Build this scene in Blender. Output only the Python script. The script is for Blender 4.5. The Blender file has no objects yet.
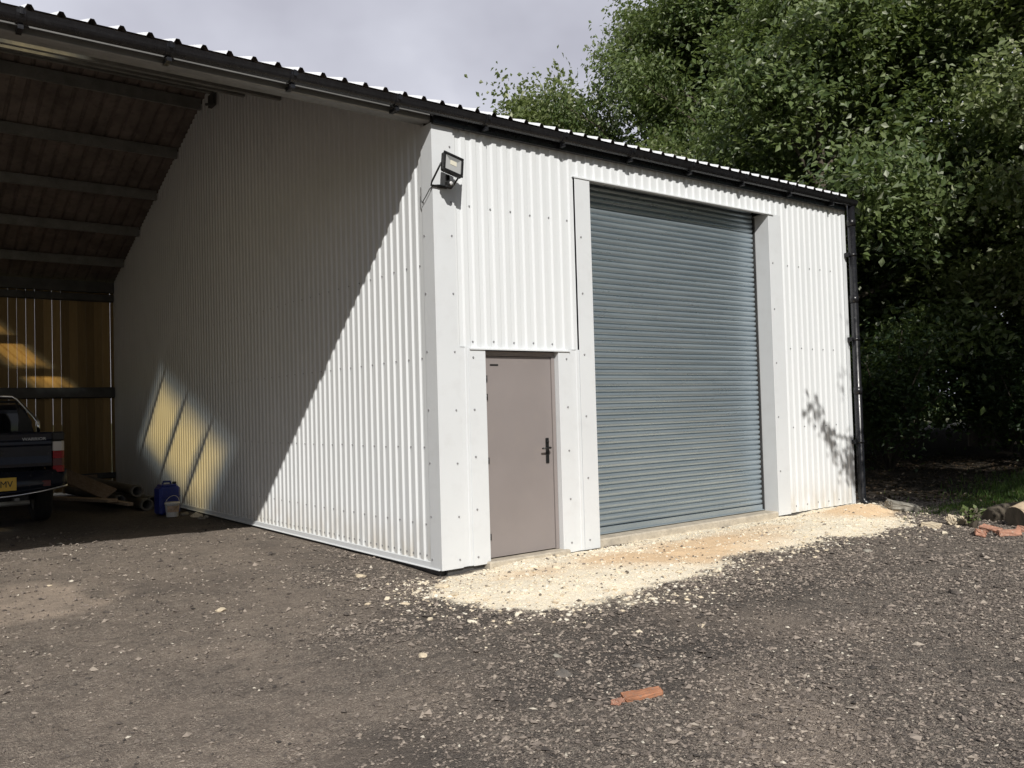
import bpy, math, random
import numpy as np
from mathutils import Vector, Matrix
R = math.radians
rng = np.random.default_rng(7)
random.seed(7)
sc = bpy.context.scene
COL = sc.collection

# ------------------------------------------------------------------ helpers
def set_props(o, label=None, cat=None, group=None, kind=None):
    if label: o['label'] = label
    if cat: o['category'] = cat
    if group: o['group'] = group
    if kind: o['kind'] = kind
    return o

def empty(name, loc=(0, 0, 0), rz=0.0, label=None, cat=None, group=None):
    o = bpy.data.objects.new(name, None)
    o.empty_display_size = .2
    o.location = loc
    o.rotation_euler = (0, 0, rz)
    COL.objects.link(o)
    return set_props(o, label, cat, group)

def link(name, me, parent=None, loc=None):
    o = bpy.data.objects.new(name, me)
    COL.objects.link(o)
    if parent is not None: o.parent = parent
    if loc is not None: o.location = loc
    return o

class MB:
    """collects polygons, then links them as ONE mesh object"""
    def __init__(s):
        s.v = []; s.f = []; s.m = []; s.sm = []
    def poly(s, pts, m=0):
        b = len(s.v); s.v += [tuple(p) for p in pts]
        s.f.append(tuple(range(b, b + len(pts)))); s.m.append(m); s.sm.append(False)
    def mesh(s, vs, fs, m=0, smooth=False):
        b = len(s.v); s.v += [tuple(p) for p in vs]
        for f in fs:
            s.f.append(tuple(b + i for i in f)); s.m.append(m); s.sm.append(smooth)
    def box(s, x0, x1, y0, y1, z0, z1, m=0, c=0.0):
        """box with chamfered vertical/horizontal edges when c > 0"""
        if c <= 0:
            vs = [(x, y, z) for z in (z0, z1) for y in (y0, y1) for x in (x0, x1)]
            s.mesh(vs, [(0, 2, 3, 1), (4, 5, 7, 6), (0, 1, 5, 4), (2, 6, 7, 3), (0, 4, 6, 2), (1, 3, 7, 5)], m)
            return
        cx, cy, cz = (x0 + x1) / 2, (y0 + y1) / 2, (z0 + z1) / 2
        hx, hy, hz = (x1 - x0) / 2, (y1 - y0) / 2, (z1 - z0) / 2
        c = min(c, hx * .9, hy * .9, hz * .9)
        vs = []; idx = {}
        for sx in (-1, 1):
            for sy in (-1, 1):
                for sz in (-1, 1):
                    for ax in range(3):
                        d = [hx - c, hy - c, hz - c]; d[ax] = (hx, hy, hz)[ax]
                        idx[(sx, sy, sz, ax)] = len(vs)
                        vs.append((cx + sx * d[0], cy + sy * d[1], cz + sz * d[2]))
        fs = []
        I = lambda a, b, cc, ax: idx[(a, b, cc, ax)]
        for sg in (-1, 1):
            fs.append((I(sg, -1, -1, 0), I(sg, 1, -1, 0), I(sg, 1, 1, 0), I(sg, -1, 1, 0)))
            fs.append((I(-1, sg, -1, 1), I(1, sg, -1, 1), I(1, sg, 1, 1), I(-1, sg, 1, 1)))
            fs.append((I(-1, -1, sg, 2), I(1, -1, sg, 2), I(1, 1, sg, 2), I(-1, 1, sg, 2)))
        for a in (-1, 1):
            for b in (-1, 1):
                fs.append((I(a, b, -1, 0), I(a, b, 1, 0), I(a, b, 1, 1), I(a, b, -1, 1)))
                fs.append((I(a, -1, b, 0), I(a, 1, b, 0), I(a, 1, b, 2), I(a, -1, b, 2)))
                fs.append((I(-1, a, b, 1), I(1, a, b, 1), I(1, a, b, 2), I(-1, a, b, 2)))
        for a in (-1, 1):
            for b in (-1, 1):
                for d in (-1, 1):
                    fs.append((I(a, b, d, 0), I(a, b, d, 1), I(a, b, d, 2)))
        s.mesh(vs, fs, m)
    def tube(s, pts, rad, n=8, m=0, cap=True, smooth=True):
        pts = [Vector(p) for p in pts]
        rs = rad if isinstance(rad, (list, tuple)) else [rad] * len(pts)
        vs = []; fs = []
        prev = None
        for i, p in enumerate(pts):
            d = (pts[min(i + 1, len(pts) - 1)] - pts[max(i - 1, 0)]).normalized()
            if prev is None:
                a = Vector((0, 0, 1)) if abs(d.z) < .9 else Vector((1, 0, 0))
                u = d.cross(a).normalized()
            else:
                u = (prev - d * prev.dot(d)).normalized()
            prev = u
            w = d.cross(u)
            for k in range(n):
                t = 2 * math.pi * k / n
                vs.append(p + (u * math.cos(t) + w * math.sin(t)) * rs[i])
        for i in range(len(pts) - 1):
            for k in range(n):
                k2 = (k + 1) % n
                fs.append((i * n + k, i * n + k2, (i + 1) * n + k2, (i + 1) * n + k))
        s.mesh(vs, fs, m, smooth)
        if cap:
            s.mesh(vs[:n], [tuple(range(n - 1, -1, -1))], m)
            s.mesh(vs[-n:], [tuple(range(n))], m)
    def lathe(s, prof, n=24, m=0, o=(0, 0, 0), cap=True):
        vs = []; fs = []
        for r, z in prof:
            for k in range(n):
                t = 2 * math.pi * k / n
                vs.append((o[0] + r * math.cos(t), o[1] + r * math.sin(t), o[2] + z))
        for i in range(len(prof) - 1):
            for k in range(n):
                k2 = (k + 1) % n
                fs.append((i * n + k, i * n + k2, (i + 1) * n + k2, (i + 1) * n + k))
        s.mesh(vs, fs, m, True)
        if cap:
            s.mesh(vs[:n], [tuple(range(n - 1, -1, -1))], m); s.mesh(vs[-n:], [tuple(range(n))], m)
    def extrude(s, prof, axis, a0, a1, m=0, cap=True, smooth=False):
        """closed profile (two coords) extruded along axis 0/1/2"""
        n = len(prof); vs = []
        for a in (a0, a1):
            for p, q in prof:
                vs.append((a, p, q) if axis == 0 else (p, a, q) if axis == 1 else (p, q, a))
        fs = [(k, (k + 1) % n, n + (k + 1) % n, n + k) for k in range(n)]
        s.mesh(vs, fs, m, smooth)
        if cap:
            s.mesh(vs[:n], [tuple(range(n))], m); s.mesh(vs[n:], [tuple(range(n))], m)
    def xform(s, M):
        s.v = [tuple(M @ Vector(v)) for v in s.v]; return s
    def build(s, name, mats, parent=None, loc=None, fixn=True, bevel=0):
        me = bpy.data.meshes.new(name)
        me.from_pydata(s.v, [], s.f)
        for mt in (mats if isinstance(mats, (list, tuple)) else [mats]): me.materials.append(mt)
        me.polygons.foreach_set('material_index', s.m)
        me.polygons.foreach_set('use_smooth', s.sm)
        if fixn:
            import bmesh
            bm = bmesh.new(); bm.from_mesh(me)
            bmesh.ops.remove_doubles(bm, verts=bm.verts, dist=1e-5)
            bmesh.ops.recalc_face_normals(bm, faces=bm.faces)
            bm.to_mesh(me); bm.free()
        me.update()
        o = link(name, me, parent, loc)
        if bevel:
            b = o.modifiers.new('bevel', 'BEVEL'); b.width = bevel; b.segments = 2; b.limit_method = 'ANGLE'
        return o

def mesh_np(name, V, F, mats, attrs=None, parent=None, smooth=False, link_it=True):
    me = bpy.data.meshes.new(name)
    V = np.ascontiguousarray(V, np.float32); F = np.ascontiguousarray(F, np.int32)
    k = F.shape[1]
    me.vertices.add(len(V)); me.vertices.foreach_set('co', V.ravel())
    me.loops.add(F.size); me.loops.foreach_set('vertex_index', F.ravel())
    me.polygons.add(len(F))
    me.polygons.foreach_set('loop_start', np.arange(0, F.size, k, dtype=np.int32))
    me.polygons.foreach_set('use_smooth', np.full(len(F), smooth))
    for mt in (mats if isinstance(mats, (list, tuple)) else [mats]): me.materials.append(mt)
    me.update(calc_edges=True)
    for n, a in (attrs or {}).items():
        at = me.attributes.new(n, 'FLOAT', 'POINT')
        at.data.foreach_set('value', np.ascontiguousarray(a, np.float32))
    me.validate()
    return link(name, me, parent) if link_it else me

# ------------------------------------------------------------------ materials
def mat(name, col=(.5, .5, .5), rough=.6, metal=0.0, spec=.5, coat=0.0):
    m = bpy.data.materials.new(name); m.use_nodes = True
    b = m.node_tree.nodes['Principled BSDF']
    b.inputs['Base Color'].default_value = (*col, 1)
    b.inputs['Roughness'].default_value = rough
    b.inputs['Metallic'].default_value = metal
    b.inputs['Specular IOR Level'].default_value = spec
    if coat: b.inputs['Coat Weight'].default_value = coat; b.inputs['Coat Roughness'].default_value = .08
    return m

class NT:
    def __init__(s, m):
        s.t = m.node_tree; s.n = s.t.nodes; s.b = s.n.get('Principled BSDF')
    def new(s, ty, **kw):
        n = s.n.new(ty)
        for k, v in kw.items(): setattr(n, k, v)
        return n
    def lk(s, a, b): s.t.links.new(a, b)
    def coord(s): return s.new('ShaderNodeTexCoord').outputs['Object']
    def noise(s, vec, scale, detail=4, rough=.55, dist=0.0):
        n = s.new('ShaderNodeTexNoise'); n.inputs['Scale'].default_value = scale
        n.inputs['Detail'].default_value = detail; n.inputs['Roughness'].default_value = rough
        n.inputs['Distortion'].default_value = dist
        s.lk(vec, n.inputs['Vector']); return n
    def voro(s, vec, scale, feature='F1'):
        n = s.new('ShaderNodeTexVoronoi', feature=feature); n.inputs['Scale'].default_value = scale
        s.lk(vec, n.inputs['Vector']); return n
    def ramp(s, fac, stops):
        n = s.new('ShaderNodeValToRGB'); e = n.color_ramp.elements
        while len(e) < len(stops): e.new(.5)
        for k, (p, c) in enumerate(stops):
            e[k].position = p; e[k].color = (*c, 1) if len(c) == 3 else c
        s.lk(fac, n.inputs['Fac']); return n.outputs['Color']
    def mix(s, fac, a, b, mode='MIX'):
        n = s.new('ShaderNodeMix', data_type='RGBA', blend_type=mode)
        for sock, v in ((n.inputs[0], fac), (n.inputs[6], a), (n.inputs[7], b)):
            if isinstance(v, (int, float)): sock.default_value = v
            elif isinstance(v, tuple): sock.default_value = (*v, 1)
            else: s.lk(v, sock)
        return n.outputs[2]
    def math(s, op, a, b=0.0):
        n = s.new('ShaderNodeMath', operation=op)
        for sock, v in ((n.inputs[0], a), (n.inputs[1], b)):
            if isinstance(v, (int, float)): sock.default_value = v
            else: s.lk(v, sock)
        return n.outputs[0]
    def mapr(s, v, a, b, c=0.0, d=1.0):
        n = s.new('ShaderNodeMapRange'); s.lk(v, n.inputs[0])
        for i, q in enumerate((a, b, c, d)): n.inputs[i + 1].default_value = q
        return n.outputs[0]
    def scale(s, vec, sc_):
        n = s.new('ShaderNodeMapping'); n.inputs['Scale'].default_value = sc_; s.lk(vec, n.inputs['Vector']); return n.outputs[0]
    def attr(s, name): 
        n = s.new('ShaderNodeAttribute'); n.attribute_name = name; return n.outputs['Fac']
    def bump(s, h, strength=.3, dist=.01):
        n = s.new('ShaderNodeBump'); n.inputs['Strength'].default_value = strength; n.inputs['Distance'].default_value = dist
        s.lk(h, n.inputs['Height']); s.lk(n.outputs[0], s.b.inputs['Normal'])
    def base(s, c): s.lk(c, s.b.inputs['Base Color'])
    def rough(s, c): s.lk(c, s.b.inputs['Roughness'])

def worn(name, col, rough=.5, metal=0.0, var=.12, scale=3.0, dirt=(.2, .17, .13), dirt_amt=.15, spec=.5, bump=0.0, stretch=(1, 1, 1)):
    """painted / raw surface with tonal drift, grime and uneven gloss"""
    m = mat(name, col, rough, metal, spec); t = NT(m); c = t.coord(); c2 = t.scale(c, stretch)
    n1 = t.noise(c2, scale, 5); n2 = t.noise(c2, scale * 6, 4)
    lo = tuple(x * (1 - var) for x in col); hi = tuple(min(1, x * (1 + var)) for x in col)
    a = t.ramp(n1.outputs[0], [(.3, lo), (.7, hi)])
    d = t.mapr(n2.outputs[0], .52, .78, 0, dirt_amt)
    t.base(t.mix(d, a, dirt))
    t.rough(t.mapr(n2.outputs[0], .3, .7, max(.03, rough - .08), min(1, rough + .1)))
    if bump: t.bump(n2.outputs[0], bump, .004)
    return m

def cladding_mat():
    m = mat('white_plastisol', (.8, .8, .78), .36, 0, .5); t = NT(m); c = t.coord()
    sx = t.new('ShaderNodeSeparateXYZ'); t.lk(c, sx.inputs[0])
    n1 = t.noise(t.scale(c, (1, 1, .25)), 1.6, 5); n2 = t.noise(t.scale(c, (1, 1, .35)), 9, 5)
    a = t.ramp(n1.outputs[0], [(.3, (.665, .685, .695)), (.7, (.705, .725, .735))])
    splash = t.math('MULTIPLY', t.mapr(sx.outputs[2], .0, .50, 1, 0), t.mapr(n2.outputs[0], .35, .65, .05, .75))
    streak = t.mapr(n2.outputs[0], .58, .8, 0, .12)
    a = t.mix(streak, a, (.5, .47, .41)); a = t.mix(splash, a, (.48, .43, .35))
    t.base(a); t.rough(t.mapr(n2.outputs[0], .3, .7, .3, .45))
    nb = t.noise(t.scale(c, (1, 1, .3)), 1.3, 2); t.bump(nb.outputs[0], .12, .02)
    return m

M = {}
M['clad'] = cladding_mat()
M['flash'] = worn('white_flashing', (.645, .665, .68), .4, var=.03, scale=1.2, dirt_amt=.08)
M['fast'] = mat('fastener', (.33, .33, .34), .5, .4)
M['roofw'] = worn('roof_sheet', (.72, .73, .74), .4, var=.05, scale=1.5, dirt=(.3, .3, .27), dirt_amt=.25)
M['lining'] = worn('roof_lining', (.165, .135, .12), .8, var=.35, scale=2.0, dirt=(.04, .04, .04), dirt_amt=.4)
M['galv'] = worn('galvanised', (.21, .21, .20), .5, .3, var=.2, scale=5, dirt=(.1, .1, .1), dirt_amt=.3)
M['beamp'] = worn('grey_eaves_trim', (.20, .20, .195), .42, .2, var=.12, scale=3, dirt=(.15, .15, .14), dirt_amt=.25)
M['steel'] = worn('dark_steel', (.10, .10, .10), .55, .5, var=.25, scale=4, dirt_amt=.2)
M['blackpl'] = worn('black_gutter_plastic', (.010, .010, .012), .3, var=.3, scale=4, dirt=(.04, .04, .04), dirt_amt=.2)
M['door'] = worn('taupe_door_paint', (.240, .213, .206), .42, var=.05, scale=1.5, dirt=(.3, .26, .22), dirt_amt=.12)
M['black'] = worn('black_metal', (.012, .012, .012), .35, .2, var=.3, scale=8, dirt_amt=.05)
M['conc'] = worn('concrete_sill', (.46, .41, .33), .9, var=.2, scale=9, dirt=(.25, .2, .15), dirt_amt=.6, bump=.5)
M['chrome'] = mat('chrome', (.75, .76, .78), .12, 1.0)
M['navy'] = worn('navy_car_paint', (.010, .013, .024), .18, 0, var=.2, scale=2, dirt=(.06, .05, .045), dirt_amt=.25)
M['navy'].node_tree.nodes['Principled BSDF'].inputs['Coat Weight'].default_value = .15; M['navy'].node_tree.nodes['Principled BSDF'].inputs['Specular IOR Level'].default_value = .3
M['tyre'] = worn('tyre_rubber', (.016, .016, .016), .85, dirt=(.1, .085, .07), dirt_amt=.5, scale=6)
M['plastic'] = worn('dark_plastic', (.02, .02, .021), .55, dirt_amt=.15)
M['glassd'] = mat('tinted_glass', (.012, .014, .016), .05, 0, .8)
M['red'] = mat('red_lens', (.30, .006, .012), .25, 0, .3)
M['redd'] = mat('dull_red_lens', (.10, .012, .012), .3)
M['clear'] = mat('clear_lens', (.62, .60, .58), .3, 0, .4)
M['yellow'] = worn('yellow_plate', (.78, .50, .06), .35, var=.06, dirt_amt=.1)
M['ink'] = mat('black_ink', (.01, .01, .01), .5)
M['badge'] = mat('silver_badge', (.45, .46, .48), .3, .3)
M['lens'] = None
M['led'] = mat('led_chip', (.62, .59, .48), .4)
M['sensor'] = mat('sensor_window', (.55, .55, .55), .3)
M['blue'] = worn('blue_plastic', (.012, .028, .21), .4, var=.2, dirt=(.08, .08, .09), dirt_amt=.35, scale=5)
M['white'] = worn('white_plastic', (.72, .71, .68), .4, dirt=(.3, .26, .2), dirt_amt=.35, scale=8)
M['label'] = worn('faded_label', (.5, .35, .24), .5, var=.5, scale=18, dirt=(.75, .7, .62), dirt_amt=.8)
M['pipe'] = worn('grey_clay_pipe', (.13, .125, .115), .6, var=.35, scale=3, dirt=(.2, .17, .14), dirt_amt=.5)
M['inner'] = mat('bore_shade', (.012, .012, .012), .9)
M['brick'] = worn('brick_red', (.42, .215, .145), .9, var=.25, scale=9, dirt=(.56, .45, .36), dirt_amt=.9, bump=.6)
M['brickor'] = worn('brick_orange', (.36, .165, .09), .9, var=.3, scale=9, dirt=(.22, .17, .14), dirt_amt=1.0, bump=.6)
M['cork'] = worn('pale_cut_timber', (.56, .44, .30), .8, var=.2, scale=8, dirt=(.3, .22, .14), dirt_amt=.5, bump=.4)
M['stone'] = worn('grey_stone', (.28, .26, .22), .9, var=.3, scale=8, dirt=(.12, .11, .08), dirt_amt=.5, bump=.6)
M['stoned'] = worn('dusty_dark_stone', (.15, .135, .12), .95, var=.3, scale=10, dirt=(.24, .2, .16), dirt_amt=.7, bump=.6)
M['lime'] = worn('limestone_lump', (.62, .53, .39), .9, var=.2, scale=14, dirt=(.35, .25, .16), dirt_amt=.6, bump=.6)

# flood light glass
m = mat('flood_lens', (.36, .365, .36), .25, 0, .6); M['lens'] = m

def wood_mat(name, c1, c2, c3, vert=True, tint=True):
    m = mat(name, c1, .82); t = NT(m); c = t.coord()
    s = t.scale(c, (9, 9, .55) if vert else (9, .55, 9))
    n1 = t.noise(s, 3, 7, .6, 1.2); n2 = t.noise(t.scale(c, (1, 1, .5)), 1.8, 4)
    a = t.ramp(n1.outputs[0], [(.28, c2), (.5, c1), (.72, c3)])
    k = t.voro(t.scale(c, (7, 1, 2.6)), 1.0)
    a = t.mix(t.mapr(k.outputs[0], .03, .09, .75, 0), a, tuple(x * .35 for x in c2))
    a = t.mix(t.mapr(n2.outputs[0], .35, .75, 0, .45), a, c2)
    if tint: a = t.mix(.6, a, t.ramp(t.attr('tint'), [(0, tuple(x * .42 for x in c1)), (1, tuple(min(1, x * 1.4) for x in c1))]))
    t.base(a); t.bump(n1.outputs[0], .3, .004)
    return m
M['boards'] = wood_mat('boarding_timber', (.42, .295, .14), (.24, .165, .08), (.54, .40, .21))
M['plank'] = wood_mat('old_plank', (.32, .24, .18), (.19, .14, .10), (.42, .34, .26), vert=False, tint=False)
M['bark'] = worn('bark', (.085, .07, .052), .95, var=.4, scale=4, dirt=(.05, .06, .035), dirt_amt=.6, bump=.9, stretch=(3, 3, .6))

def rooflight_mat():
    """aged translucent GRP rooflight: amber tint, dimmed towards edges and purlins to soften the sun patches it throws"""
    m = bpy.data.materials.new('aged_rooflight'); m.use_nodes = True; t = NT(m)
    t.n.remove(t.b); out = t.n['Material Output']
    tr = t.new('ShaderNodeBsdfTransparent'); tl = t.new('ShaderNodeBsdfTranslucent'); gl = t.new('ShaderNodeBsdfGlossy')
    c = t.coord(); n = t.noise(t.scale(c, (3, .8, 1)), 1.4, 4)
    edge = t.attr('edge')                 # 1 in the middle of the sheet, 0 at its dimmed edges
    k = t.math('MULTIPLY', edge, t.mapr(n.outputs[0], .25, .6, .82, 1.0))
    tr.inputs[0].default_value = (1, .80, .36, 1)
    col = t.ramp(k, [(0, (0, 0, 0)), (.25, (.10, .115, .12)), (.55, (.62, .50, .27)), (.82, (1, .76, .34))])  # cool low stop colours the fringe of the sun patches
    t.lk(col, tr.inputs[0])
    tl.inputs[0].default_value = (.85, .78, .60, 1)
    gl.inputs[0].default_value = (.7, .7, .7, 1); gl.inputs[1].default_value = .3
    mx = t.new('ShaderNodeMixShader'); mx.inputs[0].default_value = .32
    t.lk(tr.outputs[0], mx.inputs[1]); t.lk(tl.outputs[0], mx.inputs[2])
    mx2 = t.new('ShaderNodeMixShader'); mx2.inputs[0].default_value = .04
    t.lk(mx.outputs[0], mx2.inputs[1]); t.lk(gl.outputs[0], mx2.inputs[2])
    t.lk(mx2.outputs[0], out.inputs[0]); return m
M['rooflight'] = rooflight_mat()

def shutter_mat():
    m = mat('galvanised_shutter', (.34, .40, .425), .30, .7); t = NT(m); c = t.coord()
    n1 = t.noise(t.scale(c, (.5, 1, 5)), 2.0, 5); n2 = t.noise(t.scale(c, (2, 1, 14)), 1, 3)
    a = t.ramp(n1.outputs[0], [(.3, (.375, .445, .495)), (.7, (.46, .53, .575))])
    a = t.mix(t.mapr(n2.outputs[0], .55, .8, 0, .10), a, (.4, .44, .45))
    t.base(a); t.rough(t.mapr(n2.outputs[0], .3, .7, .25, .38)); return m
M['shutter'] = shutter_mat()

def leaf_mat(name, dark, mid, light, pale, tl=.38):
    m = mat(name, mid, .48, 0, .45); t = NT(m)
    a = t.ramp(t.attr('tint'), [(0, dark), (.45, mid), (.86, light), (.95, pale)])
    t.base(a)
    tr = t.new('ShaderNodeBsdfTranslucent'); t.lk(t.mix(.5, a, (.26, .33, .07)), tr.inputs[0])
    mx = t.new('ShaderNodeMixShader'); mx.inputs[0].default_value = tl
    t.lk(t.b.outputs[0], mx.inputs[1]); t.lk(tr.outputs[0], mx.inputs[2])
    t.lk(mx.outputs[0], t.n['Material Output'].inputs[0]); return m
M['leafA'] = leaf_mat('leaf_green', (.045, .078, .024), (.130, .178, .060), (.24, .285, .135), (.42, .45, .33))
M['leafB'] = leaf_mat('leaf_olive', (.06, .088, .026), (.15, .19, .064), (.265, .295, .14), (.46, .48, .31))
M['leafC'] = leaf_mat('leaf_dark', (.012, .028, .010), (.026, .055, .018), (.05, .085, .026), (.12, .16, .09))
M['leafD'] = leaf_mat('leaf_yellow', (.08, .09, .02), (.17, .17, .035), (.26, .23, .05), (.32, .30, .10))
M['grass'] = leaf_mat('grass_blade', (.03, .07, .014), (.06, .13, .022), (.11, .18, .04), (.2, .2, .09))
M['litter'] = leaf_mat('dead_leaf', (.03, .02, .012), (.06, .04, .024), (.10, .068, .038), (.26, .22, .16), .05)

def rubble_mat(name, stops, rough=.85):
    m = mat(name, (.2, .2, .2), rough, 0, .35); t = NT(m); c = t.coord()
    a = t.ramp(t.attr('tint'), stops); n = t.noise(c, 90, 3)
    t.base(t.mix(.35, a, t.mix(n.outputs[0], a, (0.05, .045, .04)), 'MIX')); return m
M['gravel'] = rubble_mat('dark_gravel', [(0, (.045, .039, .036)), (.45, (.20, .167, .142)), (.82, (.38, .32, .266)), (.94, (.46, .40, .33)), (.985, (.72, .66, .55))])
M['chip'] = rubble_mat('limestone_chippings', [(0, (.34, .27, .20)), (.02, (.74, .62, .45)), (.6, (.86, .77, .60)), (1, (.90, .85, .73))])

def ground_mat():
    m = mat('ground_surface', (.1, .09, .085), .92, 0, .3); t = NT(m); c = t.coord()
    big = t.noise(c, .55, 5, .6, .5); mid = t.noise(c, 2.3, 6, .65); fine = t.noise(c, 38, 6, .7)
    v1 = t.voro(c, 150); v2 = t.voro(c, 58)
    a = t.ramp(mid.outputs[0], [(.28, (.150, .126, .108)), (.5, (.255, .212, .176)), (.75, (.34, .282, .230))])
    a = t.mix(t.mapr(big.outputs[0], .42, .68, 0, .6), a, (.34, .272, .222))
    lump = t.noise(c, 11, 5, .7, .4); patch = t.noise(c, 1.1, 6, .7, .8)
    a = t.mix(t.mapr(patch.outputs[0], .44, .60, 0, .62), a, (.105, .092, .083))
    cell = t.new('ShaderNodeSeparateColor'); t.lk(v1.outputs['Color'], cell.inputs[0])
    cell2 = t.new('ShaderNodeSeparateColor'); t.lk(v2.outputs['Color'], cell2.inputs[0])
    peb = t.ramp(cell.outputs[0], [(0, (.022, .020, .020)), (.5, (.165, .138, .117)), (.80, (.36, .305, .252)), (.95, (.60, .53, .43))])
    a = t.mix(.62, a, peb)
    peb2 = t.ramp(cell2.outputs[1], [(0, (.055, .052, .050)), (.7, (.16, .145, .13)), (.96, (.28, .25, .21)), (.985, (.5, .46, .4))])
    a = t.mix(t.mapr(cell2.outputs[2], .5, .9, 0, .45), a, peb2)
    a = t.mix(t.mapr(lump.outputs[0], .50, .64, 0, .55), a, (.058, .051, .047))
    a = t.mix(t.mapr(lump.outputs[0], .46, .34, 0, .40), a, (.34, .294, .243))
    # damp patches and darker bay floor, limestone dust, woodland soil: areas stored on the sheet
    a = t.mix(t.math('MULTIPLY', t.attr('damp_and_dark'), .75), a, (.075, .067, .061))
    dust = t.ramp(fine.outputs[0], [(.3, (.42, .33, .262)), (.7, (.60, .49, .39))])
    a = t.mix(t.math('MULTIPLY', t.attr('dust'), t.mapr(mid.outputs[0], .32, .58, .35, 1)), a, dust)
    lime = t.ramp(fine.outputs[0], [(.25, (.82, .70, .53)), (.5, (.90, .81, .64)), (.75, (.92, .86, .72))])
    pinky = t.mix(t.attr('peach'), lime, (.80, .585, .37))
    a = t.mix(t.attr('lime'), a, pinky)
    soil = t.ramp(mid.outputs[0], [(.3, (.022, .017, .012)), (.7, (.05, .038, .026))])
    a = t.mix(t.attr('soil'), a, soil)
    field = t.ramp(mid.outputs[0], [(.3, (.07, .10, .03)), (.7, (.15, .17, .06))])
    a = t.mix(t.attr('field'), a, field)
    t.base(a)
    h = t.math('ADD', t.math('MULTIPLY', v1.outputs[0], 1.0), t.math('MULTIPLY', fine.outputs[0], .9))
    h = t.math('ADD', h, t.math('MULTIPLY', v2.outputs[0], .7)); h = t.math('ADD', h, t.math('MULTIPLY', lump.outputs[0], 2.2))
    lf_ = t.mapr(t.attr('lime'), 0, 1, 1, .35); t.bump(t.math('MULTIPLY', h, lf_), .9, .016)
    return m
M['ground'] = ground_mat()

# ------------------------------------------------------------------ camera, light, sky
CAM = Vector((-4.283232, -6.736212, 1.490016))
r_ = Vector((0.7944619, -0.6066688, -0.0279869)); u_ = Vector((0.0041181, -0.0407007, 0.9991629)); f_ = Vector((0.6073000, 0.7939121, 0.0298368))
cam = bpy.data.objects.new('camera', bpy.data.cameras.new('camera')); COL.objects.link(cam)
cam.matrix_world = Matrix(((r_.x, u_.x, -f_.x, CAM.x), (r_.y, u_.y, -f_.y, CAM.y), (r_.z, u_.z, -f_.z, CAM.z), (0, 0, 0, 1)))
cam.data.sensor_width = 36; cam.data.lens = 857.083 / 1024 * 36
cam.data.clip_end = 2000; cam.data.clip_start = .05
sc.camera = cam

SUN = Vector((.55, 1.0, -.87)).normalized()      # direction the light travels
sun = bpy.data.objects.new('sun', bpy.data.lights.new('sun', 'SUN')); COL.objects.link(sun)
sun.data.energy = 4.0; sun.data.angle = R(.5); sun.data.color = (1, .965, .91)
sun.rotation_euler = SUN.to_track_quat('-Z', 'Y').to_euler()
elev = math.asin(-SUN.z)
w = bpy.data.worlds.new('World'); sc.world = w; w.use_nodes = True
nt = w.node_tree; bg = nt.nodes['Background']
sky = nt.nodes.new('ShaderNodeTexSky'); sky.sky_type = 'NISHITA'; sky.sun_disc = False
sky.sun_elevation = elev; sky.sun_rotation = math.atan2(-SUN.x, -SUN.y)
tc = nt.nodes.new('ShaderNodeTexCoord')
def wn(scale, detail, loc):
    mp = nt.nodes.new('ShaderNodeMapping'); mp.inputs['Location'].default_value = loc; mp.inputs['Scale'].default_value = (1, 1, 1.6)
    n = nt.nodes.new('ShaderNodeTexNoise'); n.inputs['Scale'].default_value = scale; n.inputs['Detail'].default_value = detail; n.inputs['Roughness'].default_value = .5
    nt.links.new(tc.outputs['Generated'], mp.inputs[0]); nt.links.new(mp.outputs[0], n.inputs['Vector']); return n.outputs[0]
def wramp(f, stops):
    n = nt.nodes.new('ShaderNodeValToRGB'); e = n.color_ramp.elements
    while len(e) < len(stops): e.new(.5)
    for k, (p, c) in enumerate(stops): e[k].position = p; e[k].color = (*c, 1)
    nt.links.new(f, n.inputs[0]); return n.outputs[0]
def wmix(f, a, b):
    n = nt.nodes.new('ShaderNodeMix'); n.data_type = 'RGBA'
    nt.links.new(f, n.inputs[0]); nt.links.new(a, n.inputs[6]); nt.links.new(b, n.inputs[7]); return n.outputs[2]
shade = wramp(wn(2.2, 5, (.35, .1, .2)), [(.34, (8.0, 8.1, 9.4)), (.48, (10.2, 10.4, 11.8)), (.60, (14.0, 14.2, 15.6))])
cover = wramp(wn(1.1, 6, (1.7, .4, .9)), [(.36, (0, 0, 0)), (.5, (1, 1, 1))])
# cloud bank over the roofs (ahead), broken blue sky behind the photographer
dt = nt.nodes.new('ShaderNodeVectorMath'); dt.operation = 'DOT_PRODUCT'; dt.inputs[1].default_value = (.3, .95, .1)
nt.links.new(tc.outputs['Generated'], dt.inputs[0])
ahead = wramp(dt.outputs['Value'], [(.15, (0, 0, 0)), (.45, (1, 1, 1))])
mx = nt.nodes.new('ShaderNodeMix'); mx.data_type = 'RGBA'; mx.blend_type = 'LIGHTEN'; mx.inputs[0].default_value = 1
nt.links.new(cover, mx.inputs[6]); nt.links.new(ahead, mx.inputs[7])
dl = nt.nodes.new('ShaderNodeVectorMath'); dl.operation = 'DOT_PRODUCT'; dl.inputs[1].default_value = (-.62, .70, .35)
nt.links.new(tc.outputs['Generated'], dl.inputs[0])
thin = nt.nodes.new('ShaderNodeMix'); thin.data_type = 'RGBA'; thin.blend_type = 'MULTIPLY'; thin.inputs[0].default_value = 1
nt.links.new(shade, thin.inputs[6]); nt.links.new(wramp(dl.outputs['Value'], [(.35, (.96, .96, .96)), (.66, (1.04, 1.04, 1.04)), (.90, (1.55, 1.55, 1.52))]), thin.inputs[7]); shade = thin.outputs[2]
dim = nt.nodes.new('ShaderNodeMix'); dim.data_type = 'RGBA'; dim.blend_type = 'MULTIPLY'; dim.inputs[0].default_value = 1
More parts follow.
